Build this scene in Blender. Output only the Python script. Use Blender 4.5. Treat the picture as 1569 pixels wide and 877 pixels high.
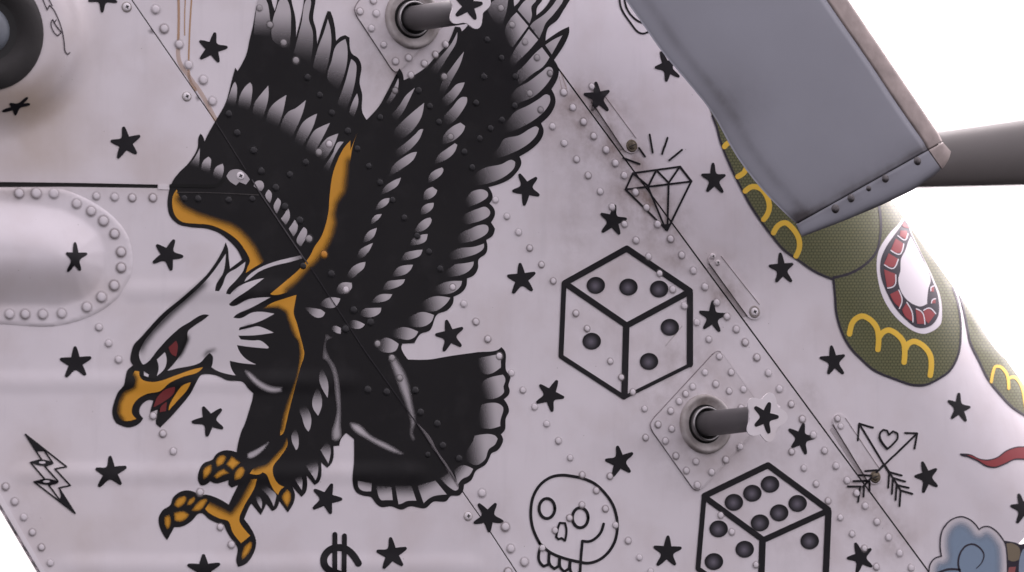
import bpy, bmesh, math, random
import numpy as np
from mathutils import Vector, Matrix, Quaternion
from mathutils.geometry import delaunay_2d_cdt

# ---------------------------------------------------------------- clear
for o in list(bpy.data.objects):
    bpy.data.objects.remove(o, do_unlink=True)
random.seed(4)
rng = np.random.default_rng(7)
S = 0.001                        # the survey below is in millimetres
scene = bpy.context.scene
COL = scene.collection

# ---------------------------------------------------------------- camera
D = 7000.0                       # distance camera - fin, mm
YAW, PITCH = math.radians(28.0), math.radians(6.0)
cd = np.array([math.sin(YAW)*math.cos(PITCH), math.cos(YAW)*math.cos(PITCH), math.sin(PITCH)])
cr = np.array([math.cos(YAW), -math.sin(YAW), 0.0])
cu = np.cross(cr, cd)
CP = -D*cd
W0, H0 = 1569.0, 877.0
cam = bpy.data.cameras.new('camera')
camo = bpy.data.objects.new('camera', cam)
COL.objects.link(camo)
camo.matrix_world = Matrix(((cr[0], cu[0], -cd[0], CP[0]*S), (cr[1], cu[1], -cd[1], CP[1]*S),
                            (cr[2], cu[2], -cd[2], CP[2]*S), (0, 0, 0, 1)))
cam.sensor_width = 36.0
cam.lens = 36.0*D/W0
cam.clip_start = 0.1
cam.clip_end = 500.0
cam.dof.use_dof = True
cam.dof.focus_distance = D*S
cam.dof.aperture_fstop = 5.6
scene.camera = camo
scene.render.resolution_x, scene.render.resolution_y = 1024, 572

# ---------------------------------------------------------------- sky, sun, exposure
SUN_TO = Vector((0.42, 0.42, 0.80)).normalized()
elev = math.asin(SUN_TO.z)
world = bpy.data.worlds.new('World')
scene.world = world
world.use_nodes = True
nt = world.node_tree
nt.nodes.clear()
sky = nt.nodes.new('ShaderNodeTexSky')
sky.sky_type = 'NISHITA'
sky.sun_disc = False
sky.sun_elevation = elev
sky.sun_rotation = math.atan2(SUN_TO.x, SUN_TO.y)
sky.air_density = 1.0
sky.dust_density = 6.0
sky.ozone_density = 1.0
hs = nt.nodes.new('ShaderNodeHueSaturation')
hs.inputs['Saturation'].default_value = 0.12      # overcast: nearly colourless
mx = nt.nodes.new('ShaderNodeMix')
mx.data_type = 'RGBA'
mx.blend_type = 'MULTIPLY'
mx.inputs[0].default_value = 1.0
mx.inputs[7].default_value = (1.0, 0.908, 0.958, 1)
bg = nt.nodes.new('ShaderNodeBackground')
bg.inputs['Strength'].default_value = 0.15
ow = nt.nodes.new('ShaderNodeOutputWorld')
nt.links.new(sky.outputs[0], hs.inputs['Color'])
nt.links.new(hs.outputs[0], mx.inputs[6])
nt.links.new(mx.outputs[2], bg.inputs['Color'])
nt.links.new(bg.outputs[0], ow.inputs[0])

sl = bpy.data.lights.new('sun', 'SUN')
sl.energy = 0.5
sl.angle = math.radians(24)
sl.color = (1.0, 0.95, 0.92)
so = bpy.data.objects.new('sun', sl)
COL.objects.link(so)
so.rotation_euler = SUN_TO.to_track_quat('Z', 'Y').to_euler()

vs = scene.view_settings
vs.view_transform = 'Standard'
vs.look = 'None'
vs.gamma = 1.0
vs.use_curve_mapping = False
vs.exposure = 1.78
scene.render.engine = 'CYCLES'
scene.cycles.max_bounces = 6
scene.cycles.transparent_max_bounces = 24

# ================================================================ survey geometry
# The fin's flat skin is the plane y = 0, facing -Y. ray() turns a surveyed sight
# line into the point of that line that lies h millimetres proud of the plane.
def ray(P, h):
    P = np.atleast_2d(np.asarray(P, float))
    dv = cd*D + (P[:, 0:1]-W0/2)*cr + (H0/2-P[:, 1:2])*cu
    t = (-np.asarray(h, float) - CP[1])/dv[:, 1]
    return CP + t[:, None]*dv

def plan(X):
    v = X-CP
    dep = v@cd
    return np.stack([W0/2 + D*(v@cr)/dep, H0/2 - D*(v@cu)/dep], 1)

def plane_q(X):                      # plan coordinates of the foot of X on the plane y=0
    Y = X.copy(); Y[:, 1] = 0
    return plan(Y)

SEAM_A = np.array([(160, -62), (202, 0), (330, 186), (384, 272), (400, 298), (465, 395), (480, 416), (560, 539), (639, 649.5), (700, 741), (736, 792), (791, 876), (836, 944)], float)
def xA(y): return np.interp(y, SEAM_A[:, 1], SEAM_A[:, 0])
def xB(y): return 787 + 0.736*(np.asarray(y, float)-12)
B0 = ray([(xB(-70), -70)], 0)[0]
B1 = ray([(xB(950), 950)], 0)[0]
eT = (B1-B0)/np.linalg.norm(B1-B0)
eS = np.array([-eT[2], 0, eT[0]])
if eS[0] < 0: eS = -eS
NOSE_R = 300.0

def inpoly(P, poly):
    x, y = P[:, 0], P[:, 1]
    c = np.zeros(len(P), bool)
    n = len(poly)
    for i in range(n):
        x0, y0 = poly[i]; x1, y1 = poly[(i+1) % n]
        if y0 == y1: continue
        c ^= ((y0 > y) != (y1 > y)) & (x < (x1-x0)*(y-y0)/(y1-y0)+x0)
    return c

def distline(P, line, closed=False):
    L = np.asarray(line, float)
    d = np.full(len(P), 1e9)
    n = len(L)
    for i in range(n if closed else n-1):
        a, b = L[i], L[(i+1) % n]
        ab = b-a
        l2 = max(ab@ab, 1e-9)
        t = np.clip(((P-a)@ab)/l2, 0, 1)
        d = np.minimum(d, np.hypot(*(P-(a+t[:, None]*ab)).T))
    return d

def sstep(a, b, x):
    t = np.clip((x-a)/(b-a), 0, 1)
    return t*t*(3-2*t)

BLIST_OUT = np.array([(-70, 284), (0, 288), (60, 288), (98, 291), (120, 299), (144, 311), (174, 333), (195, 360), (203, 393), (201, 418), (196, 432), (181, 456), (154, 477), (123, 491), (82, 500), (0, 497), (-70, 495)], float)
BLIST_IN = np.array([(-160, 306), (0, 309), (51, 314), (94, 322), (127, 338), (150, 358), (160, 385), (160, 410), (153, 430), (146, 442), (128, 459), (92, 469), (41, 468), (-160, 468)], float)
PLATE_LOW = [(1101, 533), (1177, 638), (1067, 757), (992, 651)]
PLATE_UP = [(640, -100), (716, 0), (606, 116), (539, 14)]
LATCHES = [((915, 150), (966, 222), 11.5), ((1095, 398), (1155, 477), 11.5), ((1285, 645), (1339, 729), 11.5)]
# (x0, x1, yc, half height)
BEADS = [(175, 455, 446, 21), (-80, 562, 585, 21), (8, 660, 726, 21), (82, 750, 867, 21)]
BOSS_C, BOSS_R0, BOSS_R1, BOSS_H = (-16, 46), 84, 172, 30.0

def H_skin(q, uv):
    x, y = q[:, 0], q[:, 1]
    h = np.zeros(len(q))
    left = x < xA(y)
    up = left & (y < 286)
    lo = left & (y >= 286)
    r = np.hypot(x-BOSS_C[0], y-BOSS_C[1])
    h += np.where(up, BOSS_H*(1-sstep(BOSS_R0, BOSS_R1, r)), 0)
    h += np.where(up, 3*np.exp(-((r-132)/9)**2)*np.exp(-(np.clip(y-70, 0, None)/70)**2), 0)
    for x0, x1, yc, hh in BEADS:
        xx = np.clip(x, x0+hh*1.6, x1-hh*1.6)
        d = np.hypot((x-xx)/1.6, y-yc)/hh
        b = np.where(d < 1, (0.5+0.5*np.cos(np.pi*np.clip(d, 0, 1)))**0.8, 0)
        h += np.where(lo, 1.45*b, 0)
    s = (uv[:, 0]-B0[0])*eS[0] + (uv[:, 1]-B0[2])*eS[2]
    k = np.clip(s-NOSE_S0, 0, NOSE_R*0.999)
    h -= NOSE_R-np.sqrt(NOSE_R**2-k*k)
    h -= np.clip(s-NOSE_S0-NOSE_R*0.999, 0, None)*30
    return h

def H_full(q, uv):
    h = H_skin(q, uv)
    m = (q[:, 0] < 215) & (q[:, 1] > 280) & (q[:, 1] < 505)
    if m.any():
        Q = q[m]
        ins = inpoly(Q, BLIST_OUT)
        d = np.where(inpoly(Q, BLIST_IN), distline(Q, BLIST_IN, True), 0)
        k = np.clip(d/74, 0, 1)
        hb = 2.2 + 24*(.6*np.sin(np.pi/2*k)+.4*sstep(0, 1, k))
        h[m] = np.where(ins, np.maximum(hb, 2.2), h[m])
    for pl in (PLATE_LOW, PLATE_UP):
        h += np.where(inpoly(q, pl), 2.6, 0)
    for a, b, hw in LATCHES:
        h += np.where(distline(q, [a, b]) < hw*1.15+1, 2.2, 0)
    return h

# nose position: solve so that the outline of the rolled edge stands where it was surveyed
def sil_x(y):
    xs = np.arange(1250, 1640, 1.0)
    P = np.stack([xs, np.full(len(xs), y)], 1)
    hit = np.zeros(len(xs), bool)
    for hh in np.arange(20, -NOSE_R, -4.0):
        X = ray(P, hh)
        uv = X[:, [0, 2]]
        s = (uv[:, 0]-B0[0])*eS[0] + (uv[:, 1]-B0[2])*eS[2]
        k = np.clip(s-NOSE_S0, 0, NOSE_R*0.999)
        hs_ = -(NOSE_R-np.sqrt(NOSE_R**2-k*k)) - np.clip(s-NOSE_S0-NOSE_R*0.999, 0, None)*30
        hit |= hh <= hs_
    return xs[hit].max() if hit.any() else 0
lo_, hi_ = -100.0, 400.0
for _ in range(14):
    NOSE_S0 = (lo_+hi_)/2
    if sil_x(470) > 1481: hi_ = NOSE_S0
    else: lo_ = NOSE_S0

def land(P, off=0.0):
    """Surveyed points -> points on the skin (with everything fixed to it), off mm proud."""
    P = np.atleast_2d(np.asarray(P, float))
    X = np.zeros((len(P), 3))
    R = P[:, 0] > xB(P[:, 1])+75
    if (~R).any():
        p = P[~R]
        h = np.zeros(len(p))
        for _ in range(8):
            x = ray(p, h)
            h = 0.35*h + 0.65*H_full(plane_q(x), x[:, [0, 2]])
        X[~R] = ray(p, h+off)
    if R.any():
        p = P[R]
        n = len(p)
        best = np.full(n, 1e9); bh = np.zeros(n); done = np.zeros(n, bool)
        prev = np.full(n, 12.0)
        for hh in np.arange(4, -NOSE_R*0.72, -1.0):
            x = ray(p, np.full(n, hh))
            g = hh - H_skin(plane_q(x), x[:, [0, 2]])
            new = (~done) & (g <= 0)
            bh[new] = hh
            done |= new
            upd = (~done) & (g < best)
            best[upd] = g[upd]; bh[upd] = np.where(upd, hh, bh)[upd]
        a, b = bh.copy(), bh+1.0
        for _ in range(10):
            mid = (a+b)/2
            x = ray(p, mid)
            g = mid - H_skin(plane_q(x), x[:, [0, 2]])
            a = np.where(g <= 0, mid, a); b = np.where(g > 0, mid, b)
        hf = np.where(done, (a+b)/2, bh)
        x = ray(p, hf)
        # sight lines that pass just outside the rolled edge: carry on round the back of it
        ks = math.sin(math.atan2(cd[1], cd@eS))
        tt_ = (x-B0)@eT
        s_m = NOSE_S0+NOSE_R*ks+np.clip(best, 0, 30)*.8
        s_m = np.minimum(s_m, NOSE_S0+NOSE_R*.984)
        xm = B0+np.outer(tt_, eT)+np.outer(s_m, eS)
        x[~done] = xm[~done]
        # push along the local normal, not only along the sight line
        s = (x[:, 0]-B0[0])*eS[0] + (x[:, 2]-B0[2])*eS[2]
        k = np.clip((s-NOSE_S0)/NOSE_R, 0, 0.985)
        nrm = np.outer(k, eS); nrm[:, 1] -= np.sqrt(1-k*k)
        # sit exactly on the arc
        hx = -(NOSE_R-NOSE_R*np.sqrt(1-k*k))
        x[:, 1] = -hx
        X[R] = x + nrm*off
    return X

def normal_at(P):
    P = np.atleast_2d(P)
    x0 = land(P)
    x1 = land(P+np.array([1.5, 0])); x2 = land(P+np.array([0, 1.5]))
    n = np.cross(x1-x0, x2-x0)
    n /= np.linalg.norm(n, axis=1)[:, None]
    n *= np.where(n[:, 1:2] > 0, -1, 1)
    return x0, n

# ================================================================ materials
def principled(name):
    m = bpy.data.materials.new(name)
    m.use_nodes = True
    return m, m.node_tree, m.node_tree.nodes['Principled BSDF']

def N(t, typ, **kw):
    n = t.nodes.new(typ)
    for k, v in kw.items():
        if k in n.inputs: n.inputs[k].default_value = v
        else: setattr(n, k, v)
    return n

def noise_fac(t, scale, detail=4.0, lo=0.4, hi=0.6, rough=0.55, stretch=None):
    tc = N(t, 'ShaderNodeNewGeometry')
    src = tc.outputs['Position']
    if stretch:
        mp = N(t, 'ShaderNodeMapping'); mp.inputs['Scale'].default_value = stretch
        t.links.new(src, mp.inputs['Vector']); src = mp.outputs[0]
    n = N(t, 'ShaderNodeTexNoise', Scale=scale, Detail=detail, Roughness=rough)
    t.links.new(src, n.inputs['Vector'])
    r = N(t, 'ShaderNodeMapRange')
    r.inputs['From Min'].default_value = lo; r.inputs['From Max'].default_value = hi
    t.links.new(n.outputs['Fac'], r.inputs['Value'])
    return r.outputs[0]

def mix(t, fac, a, b, blend='MIX'):
    m = N(t, 'ShaderNodeMix', data_type='RGBA', blend_type=blend)
    for sock, v in ((0, fac), (6, a), (7, b)):
        if isinstance(v, (int, float)): m.inputs[sock].default_value = v
        elif isinstance(v, tuple): m.inputs[sock].default_value = (*v[:3], 1)
        else: t.links.new(v, m.inputs[sock])
    return m.outputs[2]

def math_(t, op, a, b):
    m = N(t, 'ShaderNodeMath', operation=op)
    for i, v in enumerate((a, b)):
        if isinstance(v, (int, float)): m.inputs[i].default_value = v
        else: t.links.new(v, m.inputs[i])
    return m.outputs[0]

def bump(t, b, fac, strength, dist):
    bm = N(t, 'ShaderNodeBump', Strength=strength, Distance=dist)
    t.links.new(fac, bm.inputs['Height'])
    t.links.new(bm.outputs[0], b.inputs['Normal'])

def paint_skin(name, base, dirt_attr=True):
    m, t, b = principled(name)
    c = mix(t, noise_fac(t, 2.2, 5, .35, .7), base, tuple(x*.88 for x in base))
    c = mix(t, math_(t, 'MULTIPLY', noise_fac(t, 9, 6, .48, .75), .65), c, (base[0]*.80, base[1]*.76, base[2]*.73))
    # fine specks and chips
    geo = N(t, 'ShaderNodeNewGeometry')
    vo = N(t, 'ShaderNodeTexVoronoi', Scale=46.0)
    t.links.new(geo.outputs['Position'], vo.inputs['Vector'])
    lt = math_(t, 'LESS_THAN', vo.outputs['Distance'], 0.034)
    sel = math_(t, 'GREATER_THAN', noise_fac(t, 13, 2, .4, .6), 0.45)
    c = mix(t, math_(t, 'MULTIPLY', math_(t, 'MULTIPLY', lt, sel), .55), c, (.13, .10, .085))
    # long faint wipe marks and hazy blotches
    c = mix(t, math_(t, 'MULTIPLY', noise_fac(t, 30, 5, .55, .8, .6, (1.0, 1.0, .12)), .22), c, tuple(x*.62 for x in base))
    if dirt_attr:
        at = N(t, 'ShaderNodeAttribute'); at.attribute_name = 'dirt'
        st = N(t, 'ShaderNodeAttribute'); st.attribute_name = 'tan'
        f = math_(t, 'MULTIPLY', at.outputs['Fac'], noise_fac(t, 24, 7, .30, .68, .65))
        c = mix(t, f, c, (.26, .20, .18))
        f2 = math_(t, 'MULTIPLY', st.outputs['Fac'], noise_fac(t, 7, 5, .2, .7))
        c = mix(t, f2, c, (.44, .35, .27))
    t.links.new(c, b.inputs['Base Color'])
    rr = N(t, 'ShaderNodeMapRange'); rr.inputs['To Min'].default_value = .38; rr.inputs['To Max'].default_value = .58
    t.links.new(noise_fac(t, 5, 4), rr.inputs['Value'])
    t.links.new(rr.outputs[0], b.inputs['Roughness'])
    b.inputs['Specular IOR Level'].default_value = .45
    bump(t, b, noise_fac(t, 5, 3, .2, .8), .6, .003)
    return m

WHITE = (.75, .705, .74)
M_skin = paint_skin('white_paint', WHITE)
M_trim = paint_skin('white_paint_trim', (.80, .76, .79), False)

def rivet_mat(name, base, dirt):
    m, t, b = principled(name)
    tc = N(t, 'ShaderNodeTexCoord')
    sp = N(t, 'ShaderNodeSeparateXYZ'); t.links.new(tc.outputs['Object'], sp.inputs[0])
    r = N(t, 'ShaderNodeMapRange'); r.inputs['From Min'].default_value = .0002; r.inputs['From Max'].default_value = .0014
    r.inputs['To Min'].default_value = 1; r.inputs['To Max'].default_value = 0
    t.links.new(sp.outputs['Z'], r.inputs['Value'])
    oi = N(t, 'ShaderNodeObjectInfo')
    amt = math_(t, 'ADD', math_(t, 'MULTIPLY', oi.outputs['Random'], .4), .34)
    c = mix(t, math_(t, 'MULTIPLY', r.outputs[0], amt), base, dirt)
    t.links.new(c, b.inputs['Base Color'])
    # grime caught round the foot: a ring on the skin that thins outwards
    rad = math_(t, 'SQRT', math_(t, 'ADD', math_(t, 'POWER', sp.outputs['X'], 2.0), math_(t, 'POWER', sp.outputs['Y'], 2.0)), 0.0)
    ra = N(t, 'ShaderNodeMapRange'); ra.inputs['From Min'].default_value = .0055; ra.inputs['From Max'].default_value = .0082
    ra.inputs['To Min'].default_value = 1; ra.inputs['To Max'].default_value = 0
    t.links.new(rad, ra.inputs['Value'])
    core = math_(t, 'LESS_THAN', rad, .00555)
    ring = math_(t, 'MULTIPLY', math_(t, 'MULTIPLY', ra.outputs[0], 1.0), amt)
    t.links.new(math_(t, 'MAXIMUM', core, ring), b.inputs['Alpha'])
    b.inputs['Roughness'].default_value = .5
    b.inputs['Specular IOR Level'].default_value = .3
    return m
M_riv = rivet_mat('white_paint_rivet', tuple(x*.95 for x in WHITE), (.13, .10, .09))
M_rivg = rivet_mat('grey_paint_rivet', (.36, .34, .35), (.05, .045, .045))
M_rivk = rivet_mat('black_paint_rivet', (.022, .021, .024), (.012, .012, .013))
M_rivo = rivet_mat('orange_paint_rivet', (.60, .26, .035), (.2, .09, .02))

def decal_mat(name, hatch=False):
    m, t, b = principled(name)
    at = N(t, 'ShaderNodeVertexColor'); at.layer_name = 'Col'
    c = at.outputs['Color']
    if hatch:
        tc = N(t, 'ShaderNodeAttribute'); tc.attribute_name = 'flat'
        br = N(t, 'ShaderNodeTexBrick')
        br.offset = .5; br.squash = 1
        br.inputs['Scale'].default_value = 1.0
        br.inputs['Mortar Size'].default_value = 1.0
        br.inputs['Mortar Smooth'].default_value = 1.0
        br.inputs['Brick Width'].default_value = 5.5
        br.inputs['Row Height'].default_value = 4.6
        br.inputs['Color1'].default_value = (1.3, 1.28, 1.1, 1)
        br.inputs['Color2'].default_value = (1.2, 1.22, 1.08, 1)
        br.inputs['Mortar'].default_value = (.46, .46, .46, 1)
        t.links.new(tc.outputs['Vector'], br.inputs['Vector'])
        c = mix(t, 1.0, c, br.outputs['Color'], 'MULTIPLY')
    c2 = mix(t, math_(t, 'MULTIPLY', noise_fac(t, 18, 6, .55, .85), .10), c, (.12, .11, .115))
    t.links.new(c2, b.inputs['Base Color'])
    t.links.new(at.outputs['Alpha'], b.inputs['Alpha'])
    rr = N(t, 'ShaderNodeMapRange'); rr.inputs['To Min'].default_value = .34; rr.inputs['To Max'].default_value = .52
    t.links.new(noise_fac(t, 8, 5), rr.inputs['Value'])
    t.links.new(rr.outputs[0], b.inputs['Roughness'])
    b.inputs['Specular IOR Level'].default_value = .16
    bump(t, b, noise_fac(t, 5, 3, .2, .8), .5, .0016)
    return m
M_dec = decal_mat('airbrushed_paint')
M_scale = decal_mat('scaled_snake_paint', True)

def plain(name, base, rough=.5, metal=0.0, var=.25, scale=30, dark=None, bmp=0):
    m, t, b = principled(name)
    dk = dark or tuple(x*(1-var) for x in base)
    c = mix(t, noise_fac(t, scale, 5, .35, .7), base, dk)
    t.links.new(c, b.inputs['Base Color'])
    b.inputs['Roughness'].default_value = rough
    b.inputs['Metallic'].default_value = metal
    if bmp: bump(t, b, noise_fac(t, scale*4, 3, .2, .8), .6, bmp)
    return m
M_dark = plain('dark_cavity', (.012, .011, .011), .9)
M_rod = plain('dark_grey_rod_paint', (.095, .09, .092), .42, 0, .18, 12)
M_steel = plain('worn_steel', (.42, .41, .41), .35, .85, .4, 60)
M_brass = plain('greasy_brass', (.17, .14, .10), .5, .6, .65, 160)
M_dish = plain('soiled_white_dish', (.50, .465, .46), .4, 0, .55, 26, (.20, .17, .155))
M_soot = plain('sooty_rubber', (.034, .032, .032), .9, 0, .6, 18, (.022, .02, .02), .0006)
M_black = plain('black_gap', (.01, .01, .01), .7)
M_plug = plain('bluish_grey_plug', (.17, .19, .22), .5, 0, .3, 20)
M_under = plain('grey_underside', (.36, .34, .35), .6)
M_bar = plain('dark_grey_stabilizer', (.118, .110, .106), .7, 0, .15, 3)
M_signature = None

# blade materials
def blade_mat():
    m, t, b = principled('blue_grey_blade_paint')
    c = mix(t, noise_fac(t, 3.5, 6, .35, .7), (.285, .292, .335), (.245, .25, .285))
    at = N(t, 'ShaderNodeAttribute'); at.attribute_name = 'dirt'
    f = math_(t, 'MULTIPLY', at.outputs['Fac'], noise_fac(t, 16, 6, .15, .62))
    c = mix(t, f, c, (.052, .046, .05))
    t.links.new(c, b.inputs['Base Color'])
    b.inputs['Roughness'].default_value = .55
    b.inputs['Specular IOR Level'].default_value = .35
    return m
M_blade = blade_mat()
M_strip = plain('worn_tan_abrasion_strip', (.38, .315, .295), .6, 0, .38, 34)

# ================================================================ object helpers
WL = {}                                # world position (mm) of every object's origin
def link(o, parent=None, kind=None):
    COL.objects.link(o)
    if parent is not None: o.parent = parent
    if kind: o['kind'] = kind
    return o

def nose_normals(X):
    s = (X[:, 0]-B0[0])*eS[0] + (X[:, 2]-B0[2])*eS[2]
    k = np.clip((s-NOSE_S0)/(NOSE_R+1.5), 0, .985)
    n = np.outer(k, eS); n[:, 1] -= np.sqrt(1-k*k)
    return n

def put(name, V, F, mat, parent=None, smooth=True, cols=None, attrs=None, flat=None, nrm=None):
    V = np.asarray(V, float)
    org = V.mean(0)
    me = bpy.data.meshes.new(name)
    me.from_pydata(((V-org)*S).tolist(), [], [list(map(int, f)) for f in F])
    me.materials.append(mat)
    if smooth:
        me.polygons.foreach_set('use_smooth', [True]*len(me.polygons))
    if cols is not None:
        a = me.color_attributes.new('Col', 'FLOAT_COLOR', 'POINT')
        a.data.foreach_set('color', np.asarray(cols, np.float32).ravel())
    for k, v in (attrs or {}).items():
        a = me.attributes.new(k, 'FLOAT', 'POINT')
        a.data.foreach_set('value', np.asarray(v, np.float32))
    if flat is not None:
        a = me.attributes.new('flat', 'FLOAT_VECTOR', 'POINT')
        a.data.foreach_set('vector', np.asarray(flat, np.float32).ravel())
    me.update()
    if nrm is not None:
        # same winding everywhere, then the true normals of the rolled sheet
        if sum(p.area*p.normal.dot(Vector(nrm[p.vertices[0]])) for p in me.polygons) < 0: me.flip_normals()
        me.normals_split_custom_set_from_vertices([tuple(x) for x in nrm])
    o = bpy.data.objects.new(name, me)
    WL[o.name] = org
    pw = WL[parent.name] if parent is not None else np.zeros(3)
    o.location = ((org-pw)*S).tolist()
    link(o, parent)
    return o

def thing(name, loc, label, cat, group=None):
    o = bpy.data.objects.new(name, None)
    o.empty_display_size = .1
    WL[o.name] = np.asarray(loc, float)
    o.location = (np.asarray(loc)*S).tolist()
    link(o)
    o['label'] = label; o['category'] = cat
    if group: o['group'] = group
    return o

def cdt(poly, pts=None):
    """Triangulate a closed outline with extra interior points."""
    P = [Vector(p) for p in poly]
    n = len(P)
    if pts is not None: P += [Vector(p) for p in pts]
    E = [(i, (i+1) % n) for i in range(n)]
    v, e, f, *_ = delaunay_2d_cdt(P, E, [], 0, 1e-4)
    V = np.array([(a.x, a.y) for a in v])
    F = np.array([list(x) for x in f if len(x) == 3])
    F = F[inpoly(V[F].mean(1), np.asarray(poly, float))]
    return V, F.tolist()

def grid_in(poly, g, margin=.45):
    poly = np.asarray(poly)
    a, b = poly.min(0), poly.max(0)
    xs = np.arange(a[0]+g/2, b[0], g); ys = np.arange(a[1]+g/2, b[1], g*.87)
    if len(xs) == 0 or len(ys) == 0: return np.zeros((0, 2))
    X, Y = np.meshgrid(xs, ys)
    X = X + (np.arange(len(ys)) % 2)[:, None]*g/2
    P = np.stack([X.ravel(), Y.ravel()], 1)
    P = P[inpoly(P, poly)]
    if len(P): P = P[distline(P, poly, True) > g*margin]
    return P

def smooth_path(P, closed, step=3.0, corner=58):
    P = np.asarray(P, float)
    n = len(P)
    out = []
    tang = np.zeros_like(P)
    cor = np.zeros(n, bool)
    for i in range(n):
        if not closed and i in (0, n-1):
            cor[i] = True; continue
        a, b, c = P[i-1], P[i], P[(i+1) % n]
        u, v = b-a, c-b
        lu, lv = np.linalg.norm(u)+1e-9, np.linalg.norm(v)+1e-9
        ang = math.degrees(math.acos(np.clip(u@v/lu/lv, -1, 1)))
        if ang > corner: cor[i] = True
        else:
            tang[i] = (u/lu + v/lv)/2
    m = n if closed else n-1
    for i in range(m):
        a, b = P[i], P[(i+1) % n]
        L = np.linalg.norm(b-a)
        ta, tb = tang[i]*L, tang[(i+1) % n]*L
        if cor[i]: ta = (b-a) if cor[(i+1) % n] else (b-a)*1.5-tb*.5
        if cor[(i+1) % n]: tb = (b-a) if cor[i] else (b-a)*1.5-ta*.5
        k = max(1, int(round(L/step)))
        for j in range(k):
            t = j/k
            out.append((2*t**3-3*t*t+1)*a + (t**3-2*t*t+t)*ta + (-2*t**3+3*t*t)*b + (t**3-t*t)*tb)
    if not closed: out.append(P[-1])
    return np.array(out)

def Z(x0, y0, k):
    def f(s):
        return np.array([[float(a) for a in w.split(',')] for w in s.split()])/k + np.array([x0, y0])
    return f
PX = Z(0, 0, 1)

BLK = (.009, .0082, .0095); INK = (.0115, .0105, .013)
LIGHT = (.62, .585, .61); FEA = (.50, .47, .49)
ORG = (.62, .295, .034); RED = (.29, .045, .05); DKRED = (.17, .028, .03)
OLIVE = (.118, .123, .068); YEL = (.80, .52, .065); NAVY = (.035, .030, .042)

def shape(name, poly, col, layer, parent, soft=None, grid=None, step=3.0, smooth=True, mat=None, corner=58):
    """A painted patch. soft: function(points) -> alpha."""
    p = smooth_path(poly, True, step, corner) if smooth else smooth_path(poly, True, step, -1)
    g = grid or (4.0 if soft is not None else 7.0)
    V, F = cdt(p, grid_in(p, g))
    if not len(F): return None
    al = np.ones(len(V)) if soft is None else np.clip(soft(V), 0, 1)
    c = np.empty((len(V), 4)); c[:, 3] = al
    c[:, :3] = col(V) if callable(col) else col
    fl = np.c_[V, np.zeros(len(V))] if mat is M_scale else None
    X = land(V, layer)
    nr = nose_normals(X) if (V[:, 0] > xB(V[:, 1])+75).all() else None
    if nr is None:
        return put(name, X, F, mat or M_dec, parent, True, c, None, fl)
    # on the rolled edge: split long edges so that the paint follows the curve
    X, F, c, V = refine(X, F, c, V, layer)
    fl = np.c_[V, np.zeros(len(V))] if mat is M_scale else None
    return put(name, X, F, mat or M_dec, parent, True, c, None, fl, nose_normals(X))

def refine(X, F, c, V, layer, lim=15.0):
    for _ in range(3):
        X, c, V = list(X), list(c), list(V)
        mid_ = {}
        def mp(a, b):
            k = (min(a, b), max(a, b))
            if np.linalg.norm(X[a]-X[b]) < lim: return None
            if k not in mid_:
                m = (X[a]+X[b])/2
                s_ = (m[0]-B0[0])*eS[0]+(m[2]-B0[2])*eS[2]
                base_s = s_
                kk = min(max((s_-NOSE_S0)/(NOSE_R+layer), 0), .9835)
                foot = B0+eT*((m-B0)@eT)+eS*min(s_, NOSE_S0+.9835*(NOSE_R+layer))
                foot[1] = NOSE_R-(NOSE_R+layer)*math.sqrt(1-kk*kk)
                mid_[k] = len(X)
                X.append(foot); c.append((c[a]+c[b])/2); V.append((V[a]+V[b])/2)
            return mid_[k]
        G = []
        for a, b, d in F:
            ab, bd, da = mp(a, b), mp(b, d), mp(d, a)
            n = sum(x is not None for x in (ab, bd, da))
            if n == 0: G.append([a, b, d])
            elif n == 3: G += [[a, ab, da], [ab, b, bd], [da, bd, d], [ab, bd, da]]
            else:
                P = [a] + ([ab] if ab is not None else []) + [b] + ([bd] if bd is not None else []) + [d] + ([da] if da is not None else [])
                if n == 1:
                    i = P.index([x for x in (ab, bd, da) if x is not None][0])
                    P = P[i:]+P[:i]
                    G += [[P[0], P[1], P[2]], [P[0], P[2], P[3]]]
                else:
                    # corner between the two split edges, then a quad
                    if ab is None: G += [[d, da, bd], [da, a, b], [da, b, bd]]
                    elif bd is None: G += [[a, ab, da], [ab, b, d], [ab, d, da]]
                    else: G += [[b, bd, ab], [bd, d, a], [bd, a, ab]]
        F = G
        X, c, V = np.array(X), np.array(c), np.array(V)
    return X, F, c, V

def stroke_mesh(paths, w, layer, taper=None):
    """Painted lines: each path an open polyline; round ends; tiny layer step per path."""
    VV, FF = [], []
    nb = 0
    for pi, (P, ww) in enumerate(paths):
        P = np.asarray(P, float)
        d = np.gradient(P, axis=0)
        d /= np.linalg.norm(d, axis=1)[:, None]+1e-9
        nn = np.stack([-d[:, 1], d[:, 0]], 1)
        half = np.full(len(P), ww/2)
        if taper: half = half*np.interp(np.linspace(0, 1, len(P)), *taper)
        Lp, Rp = P+nn*half[:, None], P-nn*half[:, None]
        V = np.r_[Lp, Rp]
        n = len(P)
        F = [(i, i+1, n+i+1, n+i) for i in range(n-1)]
        for end, sg in ((0, -1), (n-1, 1)):
            cap = []
            for a in np.linspace(0, np.pi, 7)[1:-1]:
                cap.append(P[end] + (nn[end]*math.cos(a)+sg*d[end]*math.sin(a))*half[end])
            k = len(V)
            V = np.r_[V, np.array(cap)]
            f_ = [end]+list(range(k, k+5))+[n+end]
            F.append(f_ if sg > 0 else f_[::-1])
        VV.append(land(V, layer+.03*pi)); FF += [[i+nb for i in f] for f in F]
        nb += len(V)
    return np.concatenate(VV), FF

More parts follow.
